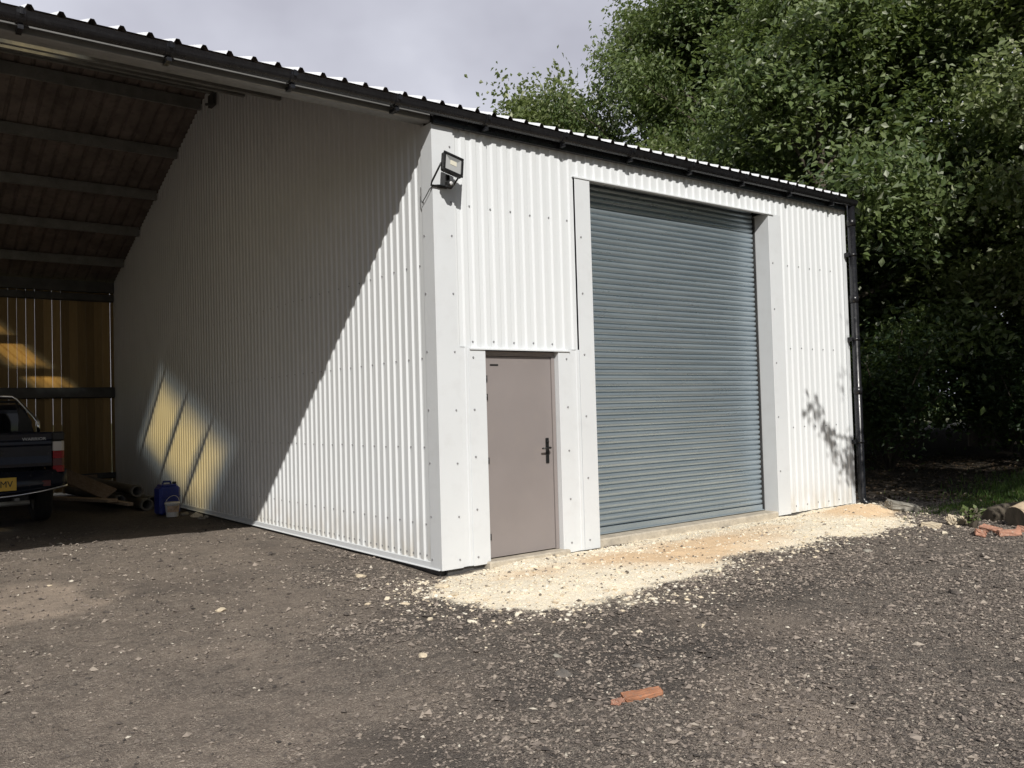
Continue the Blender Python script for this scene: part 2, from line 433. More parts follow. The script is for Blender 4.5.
nt.links.new(shade, dim.inputs[6]); nt.links.new(wramp(dt.outputs['Value'], [(.1, (.30, .31, .33)), (.6, (1, 1, 1))]), dim.inputs[7])
nt.links.new(wmix(mx.outputs[2], sky.outputs[0], dim.outputs[2]), bg.inputs['Color'])
bg.inputs['Strength'].default_value = .055
vs = sc.view_settings
vs.view_transform = 'Standard'; vs.look = 'None'; vs.gamma = 1; vs.exposure = .2; vs.use_curve_mapping = False
sc.cycles.max_bounces = 8; sc.cycles.transparent_max_bounces = 16
sc.cycles.caustics_reflective = False; sc.cycles.caustics_refractive = False

# ------------------------------------------------------------------ ground
def ss(a, b, x):
    t = np.clip((x - a) / (b - a), 0, 1); return t * t * (3 - 2 * t)
class VN:
    """value noise on a lattice"""
    def __init__(s, seed): s.g = np.random.default_rng(seed).random((256, 256))
    def __call__(s, x, y, sc_=1.0, oct_=4):
        o = 0; a = .5; tot = 0
        for k in range(oct_):
            X = x * sc_ * 2 ** k + 37.7 * k; Y = y * sc_ * 2 ** k + 11.3 * k
            i = np.floor(X).astype(int); j = np.floor(Y).astype(int); fx = X - i; fy = Y - j
            fx = fx * fx * (3 - 2 * fx); fy = fy * fy * (3 - 2 * fy)
            g = lambda p, q: s.g[p % 256, q % 256]
            v = (g(i, j) * (1 - fx) + g(i + 1, j) * fx) * (1 - fy) + (g(i, j + 1) * (1 - fx) + g(i + 1, j + 1) * fx) * fy
            o = o + a * v; tot += a; a *= .55
        return o / tot
vn = VN(3); vn2 = VN(11)
LIME = np.array([(-.02, .1), (-.32, -.35), (-.70, -.80), (-.62, -1.45), (-.35, -1.85), (.4, -2.12), (1.2, -1.86), (1.9, -1.80), (2.5, -1.45), (3.4, -1.5), (4.3, -1.5),
                 (5.1, -1.62), (6.0, -1.3), (6.7, -.7), (7.15, -.2), (7.0, .15)])
def sdist(P, x, y):
    d = np.full(x.shape, 1e9); inside = np.zeros(x.shape, bool); n = len(P)
    for i in range(n):
        ax, ay = P[i]; bx, by = P[(i + 1) % n]; ex, ey = bx - ax, by - ay
        t = np.clip(((x - ax) * ex + (y - ay) * ey) / (ex * ex + ey * ey), 0, 1)
        d = np.minimum(d, np.hypot(x - ax - t * ex, y - ay - t * ey))
        c = ((ay > y) != (by > y)) & (x < (bx - ax) * (y - ay) / (by - ay + 1e-12) + ax)
        inside ^= c
    return np.where(inside, d, -d)
def lime_mask(x, y):
    d = sdist(LIME, x, y) + (vn(x, y, 2.2) - .5) * .55 + (vn2(x, y, 9) - .5) * .22
    return ss(-.05, .12, d), d
def height(x, y):
    x = np.asarray(x, float); y = np.asarray(y, float)
    h = .02 * ss(1.8, 6.2, y) * ss(.25, 1.5, -x) * ss(40, 20, np.abs(y))
    _, d = lime_mask(x, y)
    h = h + .045 * ss(-.1, .7, d) + .085 * ss(-.1, .8, d) * ss(4.8, 6.2, x)
    near_wall = ss(-.5, -.02, y) * ss(-.2, .2, x) * ss(7.4, 6.8, x)
    h = h * (1 - .55 * near_wall * (1 - ss(5.2, 6.2, x) * .5))
    far = ss(8, 14, x)
    h = h + far * .25 + (vn(x, y, .9) - .5) * .05 * ss(.0, .6, np.maximum(-y, -x)) + (vn2(x, y, 3.5, 4) - .5) * .046
    inb = ss(.0, .25, x) * ss(6.95, 6.7, x) * ss(.02, .25, y) * ss(12.4, 12.1, y)
    h = h * (1 - inb) - .03 * inb
    wall = ss(.35, .03, np.abs(x)) * ss(-.1, .1, y) * ss(13, 12, y)      # strip along the partition foot
    corner = ss(.9, .1, np.hypot(x, y))
    h = h * (1 - .7 * wall) - .03 * corner - .012 * wall
    return h
def graded(lo, a, b, hi, d, g=1.16):
    c = list(np.arange(a, b + 1e-6, d)); s = d; q = a
    left = []
    while q > lo: s = min(s * g, 25); q -= s; left.append(q)
    right = []; s = d; q = c[-1]
    while q < hi: s = min(s * g, 25); q += s; right.append(q)
    return np.array(left[::-1] + c + right)
gx = graded(-420, -4.6, 7.6, 420, .035); gy = graded(-420, -6.2, .4, 420, .035)
GX, GY = np.meshgrid(gx, gy); GX = GX.ravel(); GY = GY.ravel()
GZ = height(GX, GY)
lm, _ = lime_mask(GX, GY)
def blob(x, y, cx, cy, rx, ry, rot=0, k=.6, sc_=2.2):
    c, s = math.cos(rot), math.sin(rot); dx = x - cx; dy = y - cy
    q = np.hypot((c * dx + s * dy) / rx, (-s * dx + c * dy) / ry) + (vn(x, y, sc_) - .5) * k * 2
    return ss(1.25, .45, q)
def peach(x, y):
    return np.clip(np.maximum.reduce([blob(x, y, 2.2, -.95, 1.5, .55, .0, .5, 1.6), blob(x, y, 6.1, -.6, .95, .5, .1, .4, 1.6), .6 * blob(x, y, .5, -.8, .5, .3, 0, .5), .6 * blob(x, y, 3.9, -.6, .8, .25, 0, .5)]), 0, 1)
def coarse(x, y): return ss(-.6, .9, x + .9 - .53 * y + (vn(x, y, 1.1) - .5) * 2.2)
dust = np.maximum.reduce([np.minimum(1, 1.8 * blob(GX, GY, -3.5, 1.5, .95, .85)), .22 * blob(GX, GY, -2.9, -2.6, 1.2, .9), .25 * blob(GX, GY, -1.1, -.2, .9, .7),
                          .55 * blob(GX, GY, 2.5, -1.85, .42, .13, -.1), .35 * blob(GX, GY, -1.0, -4.4, .9, .35, .9),
                          .25 * blob(GX, GY, .6, -3.1, .5, .9, .5), .9 * blob(GX, GY, -.35, -.25, .35, .25), .34 * (.35 + vn2(GX, GY, .9)) * (1 - coarse(GX, GY)) * ss(6, 4.5, GY) * ss(-9, -7, GX)])
damp_and_dark = np.maximum.reduce([blob(GX, GY, -2.75, -3.5, .7, .4, .5), .9 * blob(GX, GY, -.3, -3.0, 1.1, .45, -.3), .7 * blob(GX, GY, 1.6, -2.6, 1.3, .3, -.15), .8 * blob(GX, GY, -1.2, -3.2, .8, .35, -.6), .7 * blob(GX, GY, .2, -2.5, 1.6, .4, -.1),
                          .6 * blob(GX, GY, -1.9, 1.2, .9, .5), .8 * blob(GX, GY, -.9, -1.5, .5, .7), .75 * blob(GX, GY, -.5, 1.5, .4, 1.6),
                          .8 * ss(4.6, 5.6, GY) * ss(.6, 0, GX) * ss(13, 12.4, GY)])  # this term gives the bay floor a darker tone
soil = np.maximum(ss(7.4, 8.6, GX + (vn(GX, GY, .8) - .5) * 1.6 + np.minimum(GY + 1.2, 0) * .35), ss(13, 14, GY) * ss(3, 8, GX)) * ss(45, 30, np.hypot(GX - 15, GY - 10))
field = np.clip(ss(30, 60, np.hypot(GX, GY)) + ss(13.0, 15, GY) * ss(6, 2, GX), 0, 1)
nx, ny = len(gx), len(gy)
I = np.arange(nx * ny).reshape(ny, nx)
F = np.stack([I[:-1, :-1].ravel(), I[:-1, 1:].ravel(), I[1:, 1:].ravel(), I[1:, :-1].ravel()], 1)
g = mesh_np('ground', np.stack([GX, GY, GZ], 1), F, M['ground'], {'lime': lm, 'peach': peach(GX, GY), 'dust': dust, 'damp_and_dark': damp_and_dark, 'soil': soil * (1 - field), 'field': field}, smooth=True)
set_props(g, 'dark brown gravel and asphalt yard running from the camera to the white shed', 'ground', kind='structure')

# stones: jittered icosahedra scattered as loose material
def ico():
    p = (1 + 5 ** .5) / 2
    v = np.array([(-1, p, 0), (1, p, 0), (-1, -p, 0), (1, -p, 0), (0, -1, p), (0, 1, p), (0, -1, -p), (0, 1, -p), (p, 0, -1), (p, 0, 1), (-p, 0, -1), (-p, 0, 1)], float)
    f = np.array([(0, 11, 5), (0, 5, 1), (0, 1, 7), (0, 7, 10), (0, 10, 11), (1, 5, 9), (5, 11, 4), (11, 10, 2), (10, 7, 6), (7, 1, 8), (3, 9, 4), (3, 4, 2), (3, 2, 6), (3, 6, 8), (3, 8, 9), (4, 9, 5), (2, 4, 11), (6, 2, 10), (8, 6, 7), (9, 8, 1)])
    return v / np.linalg.norm(v[0]), f
IV, IF = ico()
OV = np.array([(1, 0, 0), (0, 1, 0), (-1, 0, 0), (0, -1, 0), (0, 0, 1), (0, 0, -1)], float); OF = np.array([(0, 1, 4), (1, 2, 4), (2, 3, 4), (3, 0, 4), (1, 0, 5), (2, 1, 5), (3, 2, 5), (0, 3, 5)])
def stones(name, x, y, size, tint, mt, sink=.3, small=False):
    bv, bf = (OV, OF) if small else (IV, IF); nb = len(bv)
    n = len(x); V = np.repeat(bv[None], n, 0) * (1 + (rng.random((n, nb, 1)) - .5) * .75)
    if small: V = V + (rng.random((n, nb, 3)) - .5) * .7
    V *= np.stack([1 + rng.random(n) * .5, .75 + rng.random(n) * .4, .45 + rng.random(n) * .35], 1)[:, None, :]
    a = rng.random(n) * 6.283; c, s = np.cos(a), np.sin(a)
    X = V[..., 0] * c[:, None] - V[..., 1] * s[:, None]; Y = V[..., 0] * s[:, None] + V[..., 1] * c[:, None]
    til = (rng.random(n) - .5) * .8; Z = V[..., 2] + X * til[:, None] * .5
    S = size[:, None]
    P = np.stack([X * S + x[:, None], Y * S + y[:, None], Z * S + (height(x, y) + size * (.45 - sink))[:, None]], -1).reshape(-1, 3)
    Fa = (bf[None] + (np.arange(n) * nb)[:, None, None]).reshape(-1, 3)
    return mesh_np(name, P, Fa, mt, {'tint': np.repeat(tint, nb)})
def in_view(x, y, pad=40):
    d = np.stack([x - CAM.x, y - CAM.y, np.full(x.shape, -CAM.z)], -1)
    z = d @ np.array(f_); px = 512 + 857.08 * (d @ np.array(r_)) / z; py = 384 - 857.08 * (d @ np.array(u_)) / z
    return (z > .5) & (px > -pad - 200) & (px < 1024 + pad + 200) & (py < 768 + pad + 120), z
def open_ground(x, y):
    return ~((x > -.02) & (y > -.05) & (x < 6.98)) 
n = 420000
x = rng.uniform(-5.4, 8.2, n); y = rng.uniform(-6.3, 6.0, n)
ok, z = in_view(x, y); lmk, ld = lime_mask(x, y)
keep = ok & open_ground(x, y) & (rng.random(n) < np.clip(1.2 - (z - 3.5) / 8, .16, 1)) & (rng.random(n) > lmk * .96) & (rng.random(n) < .16 + .84 * coarse(x, y)) & (vn(x, y, 1.3) * 1.3 + rng.random(n) * .5 > .72)
x, y, z = x[keep], y[keep], z[keep]
size = (.0038 + .0065 * rng.random(len(x)) ** 2 + .011 * rng.random(len(x)) ** 20) * np.clip(.75 + z / 12, .9, 1.6)
tint = np.clip(rng.beta(1.7, 2.0, len(x)), 0, .93); lite = rng.random(len(x)) < .010; tint[lite] = 1.0
o = stones('gravel', x, y, size, tint, M['gravel'], .12, True); set_props(o, 'loose dark grey and brown gravel strewn over the yard', 'gravel', kind='stuff')
n = 60000
x = rng.uniform(-1.4, 7.6, n); y = rng.uniform(-2.9, .1, n); lmk, ld = lime_mask(x, y)
prob = np.where(ld > .05, .30 * (.4 + 1.2 * vn2(x, y, 1.4)), np.exp(ld / .17) * .26)
keep = (rng.random(n) < prob * (1 - .8 * peach(x, y))) & open_ground(x, y)
x, y = x[keep], y[keep]
_, z = in_view(x, y)
size = (.004 + .008 * rng.random(len(x)) ** 2 + .017 * rng.random(len(x)) ** 14) * np.where(ld[keep] < .05, 1.15, 1)
o = stones('limestone_chippings', x, y, size, np.clip(rng.random(len(x)), 0, 1), M['chip'])
set_props(o, 'cream limestone chippings spread before the door and roller shutter', 'chippings', kind='stuff')
print('stones', len(x))

# ------------------------------------------------------------------ the shed
W, D, RIDGE, EAVE, TP = 6.87, 12.6, 6.3, 4.405, .345
LEFT = -7.5
def roofz(y): return EAVE + TP * (y if y < RIDGE else 2 * RIDGE - y)
shed = empty('shed', (.03, .03, 0), label='white corrugated steel shed with roller shutter, taupe door and open bay', cat='building')

PITCH, VAL, WEB, DEP = .125, .046, .015, .0165
def profile(s0, s1):
    """(s, depth) points of the box-profile sheet, depth 0 in the pans and DEP on the ribs"""
    pts = []
    k0 = math.floor(s0 / PITCH) - 1
    for k in range(k0, int(s1 / PITCH) + 2):
        b = k * PITCH
        for ds, d in ((0, 0), (VAL, 0), (VAL + WEB, DEP), (PITCH - WEB, DEP)):
            pts.append((b + ds, d))
    def at(s):
        for (a, da), (b, db) in zip(pts, pts[1:]):
            if a <= s <= b: return da + (db - da) * (s - a) / (b - a)
    return [(s0, at(s0))] + [p for p in pts if s0 + 1e-4 < p[0] < s1 - 1e-4] + [(s1, at(s1))]
def clad(mb, s0, s1, z0, z1, place, m=0):
    """place(s, depth, z) -> point ; z1 may be a function of s"""
    P = profile(s0, s1); zt = z1 if callable(z1) else (lambda s: z1)
    rows = 2
    vs = []; fs = []
    for s, d in P:
        vs.append(place(s, d, z0)); vs.append(place(s, d, zt(s)))
    for i in range(len(P) - 1):
        fs.append((2 * i, 2 * i + 2, 2 * i + 3, 2 * i + 1))
    mb.mesh(vs, fs, m)
def stud(mb, p, nrm, r=.009, m=1):
    nrm = Vector(nrm); a = Vector((0, 0, 1)); b = nrm.cross(a); p = Vector(p)
    n = 6; ring = [(p + (b * math.cos(2 * math.pi * k / n) + a * math.sin(2 * math.pi * k / n)) * r) for k in range(n)]
    top = [q + nrm * .008 for q in ring]
    mb.mesh(ring + top, [(k, (k + 1) % n, n + (k + 1) % n, n + k) for k in range(n)] + [tuple(range(n, 2 * n))], m)
front = lambda s, d, z: (s, -d, z)
side = lambda s, d, z: (-d, s, z)
FN = (0, -1, 0); SN = (-1, 0, 0)
RX0, RX1, RZ, REC = 1.95, 5.09, 3.922, .205
DX0, DX1, DZ = .520, 1.402, 2.07

mb = MB()
clad(mb, .205, 1.745, DZ + .018, 4.33, front)
clad(mb, 1.745, RX1 + .25, RZ + .018, 4.33, front)
clad(mb, RX1 + .25, W - .02, .035, 4.33, front)
for zz, a, b in ((3.47, .3, 1.75), (2.16, .36, 1.58)):
    k = math.ceil((a - VAL / 2) / PITCH)
    while k * PITCH + VAL / 2 < b:
        stud(mb, (k * PITCH + VAL / 2, -.001, zz + random.uniform(-.006, .006)), FN); k += 2
for zz in (.12, 1.15, 2.2, 3.3):
    k = math.ceil((5.4) / PITCH)
    while k * PITCH + VAL / 2 < W - .1:
        stud(mb, (k * PITCH + VAL / 2, -.001, zz + random.uniform(-.006, .006)), FN, .009); k += 2
mb.build('front_wall', [M['clad'], M['fast']], shed, fixn=False)

mb = MB()
clad(mb, .155, D, .04, lambda s: roofz(s) - .035, side)
mb.poly([(.012, .2, .04), (.012, D, .04), (.012, D, roofz(D) - .04), (.012, RIDGE, roofz(RIDGE) - .04), (.012, .2, roofz(.2) - .04)], 0)
for zz in (.13, .42, 1.15, 2.0, 2.9):
    k = 2
    while k * PITCH < (5.2 if zz < 1 else 6.5):
        stud(mb, (-.001, k * PITCH + VAL / 2, zz + random.uniform(-.006, .006)), SN, .0085); k += 1 if zz in (.13,) else 2
mb.build('partition_wall', [M['clad'], M['fast']], shed, fixn=False)

# base drip flashing along the partition and the front
mb = MB()
mb.extrude([(.0, .085), (-.030, .075), (-.034, .03), (-.050, .022), (-.050, .018), (.0, .018)], 1, .0, D)
mb.build('drip_flashing', M['flash'], shed)
mb = MB(); mb.box(.0, .05, .05, D, -.12, .02); mb.box(.05, DX0 - .02, .0, .06, -.12, .02); mb.box(5.2, W, 0, .06, -.12, .03)
mb.build('plinth', M['steel'], shed)

# corner flashing: folded plate round the corner
mb = MB(); t0 = -.034
mb.extrude([(t0, .16), (t0, t0), (.205, t0), (.205, t0 + .004), (t0 + .006, t0 + .006), (t0 + .004, .16)], 2, .02, 4.20)
for zz in (.1, .5, 1.0, 1.5, 2.05, 2.6, 3.15, 3.47, 4.0):
    stud(mb, (.165, t0, zz), FN, .009); stud(mb, (t0, .125, zz + .01), SN, .009)
mb.build('corner_flashing', [M['flash'], M['fast']], shed)

def plate(name, x0, x1, z0, z1, y=-.036, studs=(), sx=None, ret=None):
    """flat trim plate with folded edges"""
    mb = MB()
    mb.box(x0, x1, y, y + .006, z0, z1, c=.002)
    if ret: mb.box(ret - .003, ret + .003, y + .006, REC + .02 if ret > 1.7 else .07, z0, z1)
    for zz in studs: stud(mb, (sx, y, zz), FN, .010)
    return mb.build(name, [M['flash'], M['fast']], shed)
zs = (.1, .55, 1.05, 1.5, 2.0)
mb = MB()          # one folded sheet between corner flashing and the door trim
mb.extrude([(.205, -.030), (.23, -.030), (.245, -.010), (.27, -.010), (.29, -.033), (.345, -.033), (.345, -.028), (.205, -.025)], 2, .025, DZ + .03)
mb.build('filler_flashing', M['flash'], shed)
plate('door_flashing', .32, DX0 - .002, .02, DZ + .015, -.042, zs, .37, DX0 - .006)
plate('door_flashing', DX1 + .04, 1.60, .0, DZ + .015, -.042, zs, 1.55, DX1 + .044)
mb = MB()
mb.extrude([(1.60, -.030), (1.64, -.030), (1.655, -.012), (1.685, -.012), (1.70, -.034), (1.742, -.034), (1.742, -.028), (1.60, -.024)], 2, .0, DZ + .03)
mb.build('filler_flashing', M['flash'], shed)
plate('jamb_flashing', 1.735, RX0, .0, RZ + .025, -.046, (.1, .75, 1.4, 2.05, 2.7, 3.3), 1.80, RX0 - .004)
plate('jamb_flashing', RX1 + .0, RX1 + .265, .03, RZ + .02, -.040, (.6, 1.3, 2.0, 2.7, 3.3), RX1 + .06, RX1 + .004)
# head flashings: apron with a drip lip
def head(x0, x1, z, dep):
    mb = MB()
    mb.extrude([(.004, z + .06), (.004, z + .014), (-.050, z + .008), (-.056, z + .004), (-.056, z - .008), (-.052, z - .008), (-.052, z + .001), (dep, z + .003), (dep, z + .008), (.008, z + .014), (.008, z + .06)], 0, x0, x1)
    mb.build('head_flashing', M['flash'], shed)
head(.33, 1.60, DZ + .012, .06)
head(1.72, RX1 + .10, RZ + .012, .03)

# personnel door
door = MB()
door.box(DX0 + .002, DX0 + .045, .02, .075, .045, DZ, c=.003); door.box(DX1 - .005, DX1 + .038, .02, .075, .045, DZ, c=.003)
door.box(DX0 + .045, DX1 - .005, .02, .075, DZ - .045, DZ, c=.003)
fr = door.build('door_frame', M['door'], shed)
lf = MB(); lf.box(DX0 + .049, DX1 - .009, .032, .078, .055, DZ - .05, c=.002)
lf = lf.build('door', M['door'], shed)
hd = MB(); hx = DX1 - .085
hd.box(hx - .022, hx + .022, .022, .032, .93, 1.19, c=.006)
hd.tube([(hx, .03, 1.09), (hx, -.03, 1.09), (hx - .012, -.038, 1.09), (hx - .115, -.036, 1.087)], [.011, .011, .011, .009], 8)
hd.lathe([(.012, 0), (.012, .014), (.007, .016)], 10, 0, (0, 0, 0))
for i in range(len(hd.v) - 20 - 10 - 0, len(hd.v)): pass
hd.box(hx - .009, hx + .009, .016, .03, .985, 1.015, c=.003)
hd.v = [v if not (abs(v[0]) < .02 and v[2] < .1) else (hx + v[0], .022 - v[2], 1.15 + v[1]) for v in hd.v]
hd.build('handle', M['black'], lf)
sp = MB(); sp.box(DX0 + .10, DX0 + .20, .0295, .033, DZ - .145, DZ - .128); sp.build('maker_plate', M['ink'], lf)
for zz in (.26, 1.0, 1.62, 1.80):
    hb = MB(); hb.lathe([(.012, -.03), (.012, .03)], 8, 0, (DX0 + .047, .026, zz)); hb.build('hinge', M['black'], lf)
ds = MB(); ds.box(DX0 - .05, DX1 + .09, -.10, .09, -.08, .043, c=.012); ds.build('door_sill', M['conc'], shed)

# roller shutter: curved slats in one curtain, guides, bottom rail
mb = MB(); x0, x1 = RX0 + .03, RX1 - .03; y0 = REC
pitch = .0645; prof = []
zz = .17
while zz < RZ + .06:
    for t, d_ in ((0, .009), (.05, -.003), (.2, -.011), (.45, -.016), (.66, -.0165), (.78, -.013), (.87, -.005), (.92, .009)):
        prof.append((y0 + d_, zz + pitch * t))
    zz += pitch
vs_ = []; fs_ = []
NXS = 10
for k in range(NXS + 1):
    xx = x0 + (x1 - x0) * k / NXS
    for (yy, z_) in prof: vs_.append((xx, yy + .004 * math.sin(z_ * 2.1 + 1) * math.sin(k * .63) * 1.5, z_))
npf = len(prof)
for k in range(NXS):
    for i in range(npf - 1): fs_.append((k * npf + i, (k + 1) * npf + i, (k + 1) * npf + i + 1, k * npf + i + 1))
mb.mesh(vs_, fs_, 0, True)
cur = mb.build('roller_shutter', M['shutter'], shed, fixn=False)
mb = MB(); mb.box(x0, x1, y0 - .02, y0 + .012, .095, .165, c=.004); mb.box(x0, x1, y0 - .045, y0 - .02, .095, .105); mb.build('bottom_rail', M['shutter'], cur)
for xa, xb in ((RX0 + .004, RX0 + .045), (RX1 - .045, RX1 - .004)):
    mb = MB(); mb.box(xa, xb, y0 + .015, y0 + .05, .05, RZ); mb.box(xa if xa < 3 else xb - .008, xa + .008 if xa < 3 else xb, y0 - .035, y0 + .015, .05, RZ)
    mb.build('guide_rail', M['steel'], cur)
mb = MB(); mb.box(RX0 - .02, RX1 + .02, -.03, y0 + .12, -.1, .085, c=.015); mb.build('shutter_sill', M['conc'], shed)
mb = MB(); mb.box(RX0 - .1, RX1 + .1, y0 + .06, y0 + .5, RZ - .1, RZ + .22); mb.build('shutter_housing', M['steel'], shed)

# other walls of the enclosed bay and the far-left end
mb = MB(); clad(mb, .0, D, .0, lambda s: roofz(s) - .035, lambda s, d, z: (W + d, s, z)); mb.build('gable_wall', M['clad'], shed, fixn=False)
mb = MB(); mb.extrude([(W - .05, -.026), (W + .034, -.026), (W + .034, .2), (W + .030, .2), (W + .030, -.022), (W - .05, -.022)], 2, .03, 4.24);
mb.build('corner_flashing', M['flash'], shed)
mb = MB(); clad(mb, .0, W, .0, roofz(D) - .03, lambda s, d, z: (s, D + d, z)); mb.build('rear_wall', M['clad'], shed, fixn=False)

# vertical boarding at the back of the open bay, light showing through the gaps
Vb = []; Fb = []; Tb = []
xx = LEFT + .05
def addbox(a, b, c, d, e, f, t):
    k = len(Vb)
    for zz in (e, f):
        for yy in (c, d):
            for q in (a, b): Vb.append((q, yy, zz)); Tb.append(t)
    for q in [(0, 2, 3, 1), (4, 5, 7, 6), (0, 1, 5, 4), (2, 6, 7, 3), (0, 4, 6, 2), (1, 3, 7, 5)]: Fb.append([k + j for j in q])
while xx < -.03:
    wd = .152 + random.uniform(-.004, .003); gap = random.choice([.003, .004, .005, .006, .006, .008])
    x2 = min(xx + wd, -.012)
    addbox(xx, x2, D - .01, D + .014, .02 + random.uniform(0, .05), 4.30 + random.uniform(-.02, .02), random.random())
    xx = x2 + gap
mesh_np('boarded_wall', np.array(Vb), np.array(Fb), M['boards'], {'tint': np.array(Tb)}, shed)
for za, zb in ((1.97, 2.19), (3.97, 4.12), (.30, .42)):
    mb = MB(); mb.extrude([(D - .016, za), (D - .02, zb), (D - .105, zb), (D - .105, zb - .012), (D - .10, zb - .012), (D - .10, za + .02), (D - .06, za), ], 0, LEFT, -.03)
    mb.build('sheeting_rail', M['steel'], shed)

# roof: box-profile sheets both slopes, dark inside face, rooflight strips
def roofprof(x0, x1, base=.062, crown=.026, h=.033, pt=.2, off=.05):
    pts = [(x0, 0)]
    k = math.ceil((x0 - off) / pt)
    while k * pt + off < x1:
        c = k * pt + off
        for ds, d in ((-base / 2, 0), (-crown / 2, h), (crown / 2, h), (base / 2, 0)):
            if x0 < c + ds < x1: pts.append((c + ds, d))
        k += 1
    return pts + [(x1, 0)]
YE = -.115
def slope_pt(x, d, t, back):      # t = plan distance from the ridge side eave
    y = t if not back else 2 * RIDGE - t
    return (x, y, EAVE + TP * t + d)
XL, XR = LEFT - .12, W + .03
RLX = [(-3.30, -2.27)]
RLT = [(.95, 5.1)]
def roof_sheet(mb, x0, x1, t0, t1, back, dz=0.0, m=0, flat=False):
    P = roofprof(x0, x1)
    vs = []; fs = []
    for x, d in P:
        if flat: d = 0
        vs.append(slope_pt(x, d + dz, t0, back)); vs.append(slope_pt(x, d + dz, t1, back))
    for i in range(len(P) - 1): fs.append((2 * i, 2 * i + 2, 2 * i + 3, 2 * i + 1))
    mb.mesh(vs, fs, m)
PUR = [1.02, 2.22, 3.46, 4.72, 6.00]
RL = {False: (-3.30, -2.27, .95, 5.1), True: (-3.95, -2.95, 1.1, 4.7)}
roof = MB(); lin = MB()
for back in (False, True):
    rx0, rx1, rt0, rt1 = RL[back]
    for mb_, dz in ((roof, 0.0), (lin, -.006)):
        roof_sheet(mb_, XL, rx0 - 3.3, YE, RIDGE, back, dz)
        roof_sheet(mb_, rx1 - 3.3, rx0, YE, RIDGE, back, dz)
        roof_sheet(mb_, rx1, XR, YE, RIDGE, back, dz)
        for o_ in (0, -3.3):
            roof_sheet(mb_, rx0 + o_, rx1 + o_, YE, rt0, back, dz)
            roof_sheet(mb_, rx0 + o_, rx1 + o_, rt1, RIDGE, back, dz)
# ridge cap and barge boards
roof.mesh([(XL, RIDGE - .22, roofz(RIDGE - .22) + .042), (XR, RIDGE - .22, roofz(RIDGE - .22) + .042), (XR, RIDGE, roofz(RIDGE) + .05), (XL, RIDGE, roofz(RIDGE) + .05),
           (XR, RIDGE + .22, roofz(RIDGE + .22) + .042), (XL, RIDGE + .22, roofz(RIDGE + .22) + .042)], [(0, 1, 2, 3), (3, 2, 4, 5)])
roof_o = roof.build('roof', M['roofw'], shed, fixn=False)
lin.build('roof_lining', M['lining'], shed, fixn=False)
for back, o_ in ((False, 0), (True, 0), (False, -3.3), (True, -3.3)):  # the strips further left are unseen, added to brighten the bay
    V = []; E = []; Fq = []; rx0, rx1, rt0, rt1 = RL[back]; rx0 += o_; rx1 += o_
    P = roofprof(rx0 - .02, rx1 + .02); NT_ = 40
    # denser strips across so that the dimming that softens the sun patches can vary smoothly
    xs = sorted(set([p[0] for p in P] + list(np.linspace(rx0 - .02, rx1 + .02, 15))))
    px_, pd_ = zip(*P)
    for x in xs:
        d = float(np.interp(x, px_, pd_))
        for k in range(NT_ + 1):
            t = rt0 - .04 + (rt1 - rt0 + .08) * k / NT_
            V.append(slope_pt(x, d + .003, t, back))
            e = min((x - rx0) / .42, (rx1 - x) / .42, (t - rt0) / .9, (rt1 - t) / .9)
            e = min(e, .25 + min(abs(t - p_) for p_ in PUR) / .34)  # dims the sheet around each purlin to hide its hard shadow bar
            E.append(max(0., min(1., e)))
    n1 = NT_ + 1
    for i in range(len(xs) - 1):
        for k in range(NT_): Fq.append((i * n1 + k, (i + 1) * n1 + k, (i + 1) * n1 + k + 1, i * n1 + k + 1))
    mesh_np('rooflight', np.array(V), np.array(Fq), M['rooflight'], {'edge': np.array(E)}, roof_o)

# purlins (Z sections) under both slopes, and the eaves beam
for t in PUR:
    for back in (False, True):
        mb = MB()
        y = t if not back else 2 * RIDGE - t; zt = EAVE + TP * t - .010; sg = -1 if not back else 1
        h = .17 if back else .10
        mb.extrude([(y - .045, zt + sg * 0 - .0 - TP * .045), (y + .002, zt - .004), (y + .002, zt - h + .004), (y + .05, zt - h), (y + .05, zt - h - .004), (y - .004, zt - h - .004), (y - .004, zt - .012), (y - .045, zt - .012 - TP * .045)], 0, LEFT + .02, -.035)
        mb.build('purlin', M['galv'], shed)
for t in (0.12,):
    mb = MB(); zt = 4.37
    mb.extrude([(.03, zt), (.14, zt + .02), (.14, zt + .012), (.038, zt - .008), (.038, zt - .05), (.046, zt - .062), (.038, zt - .075), (.038, zt - .145), (.14, zt - .145), (.14, zt - .153), (.03, zt - .153), (.03, zt - .08), (.038, zt - .066), (.03, zt - .052)], 0, LEFT, -.04)
    mb.build('eaves_beam', M['galv'], shed)
mb = MB(); mb.extrude([(-.03, 4.36), (-.03, 4.30), (-.022, 4.29), (-.022, 4.27), (-.03, 4.26), (-.03, 4.215), (-.018, 4.205), (.026, 4.20), (.026, 4.206), (-.016, 4.212), (-.024, 4.22), (-.024, 4.36)], 0, LEFT, -.036)
mb.build('soffit_board', M['beamp'], shed)
for y, zt in ((RIDGE - .3, 6.22),):
    mb = MB(); mb.box(-.09, -.035, y - .10, y + .10, zt - .06, zt + .12); mb.tube([(-.05, y, zt - .02), (-.16, y, zt - .05)], .02, 6); mb.build('ridge_cleat', M['steel'], shed)

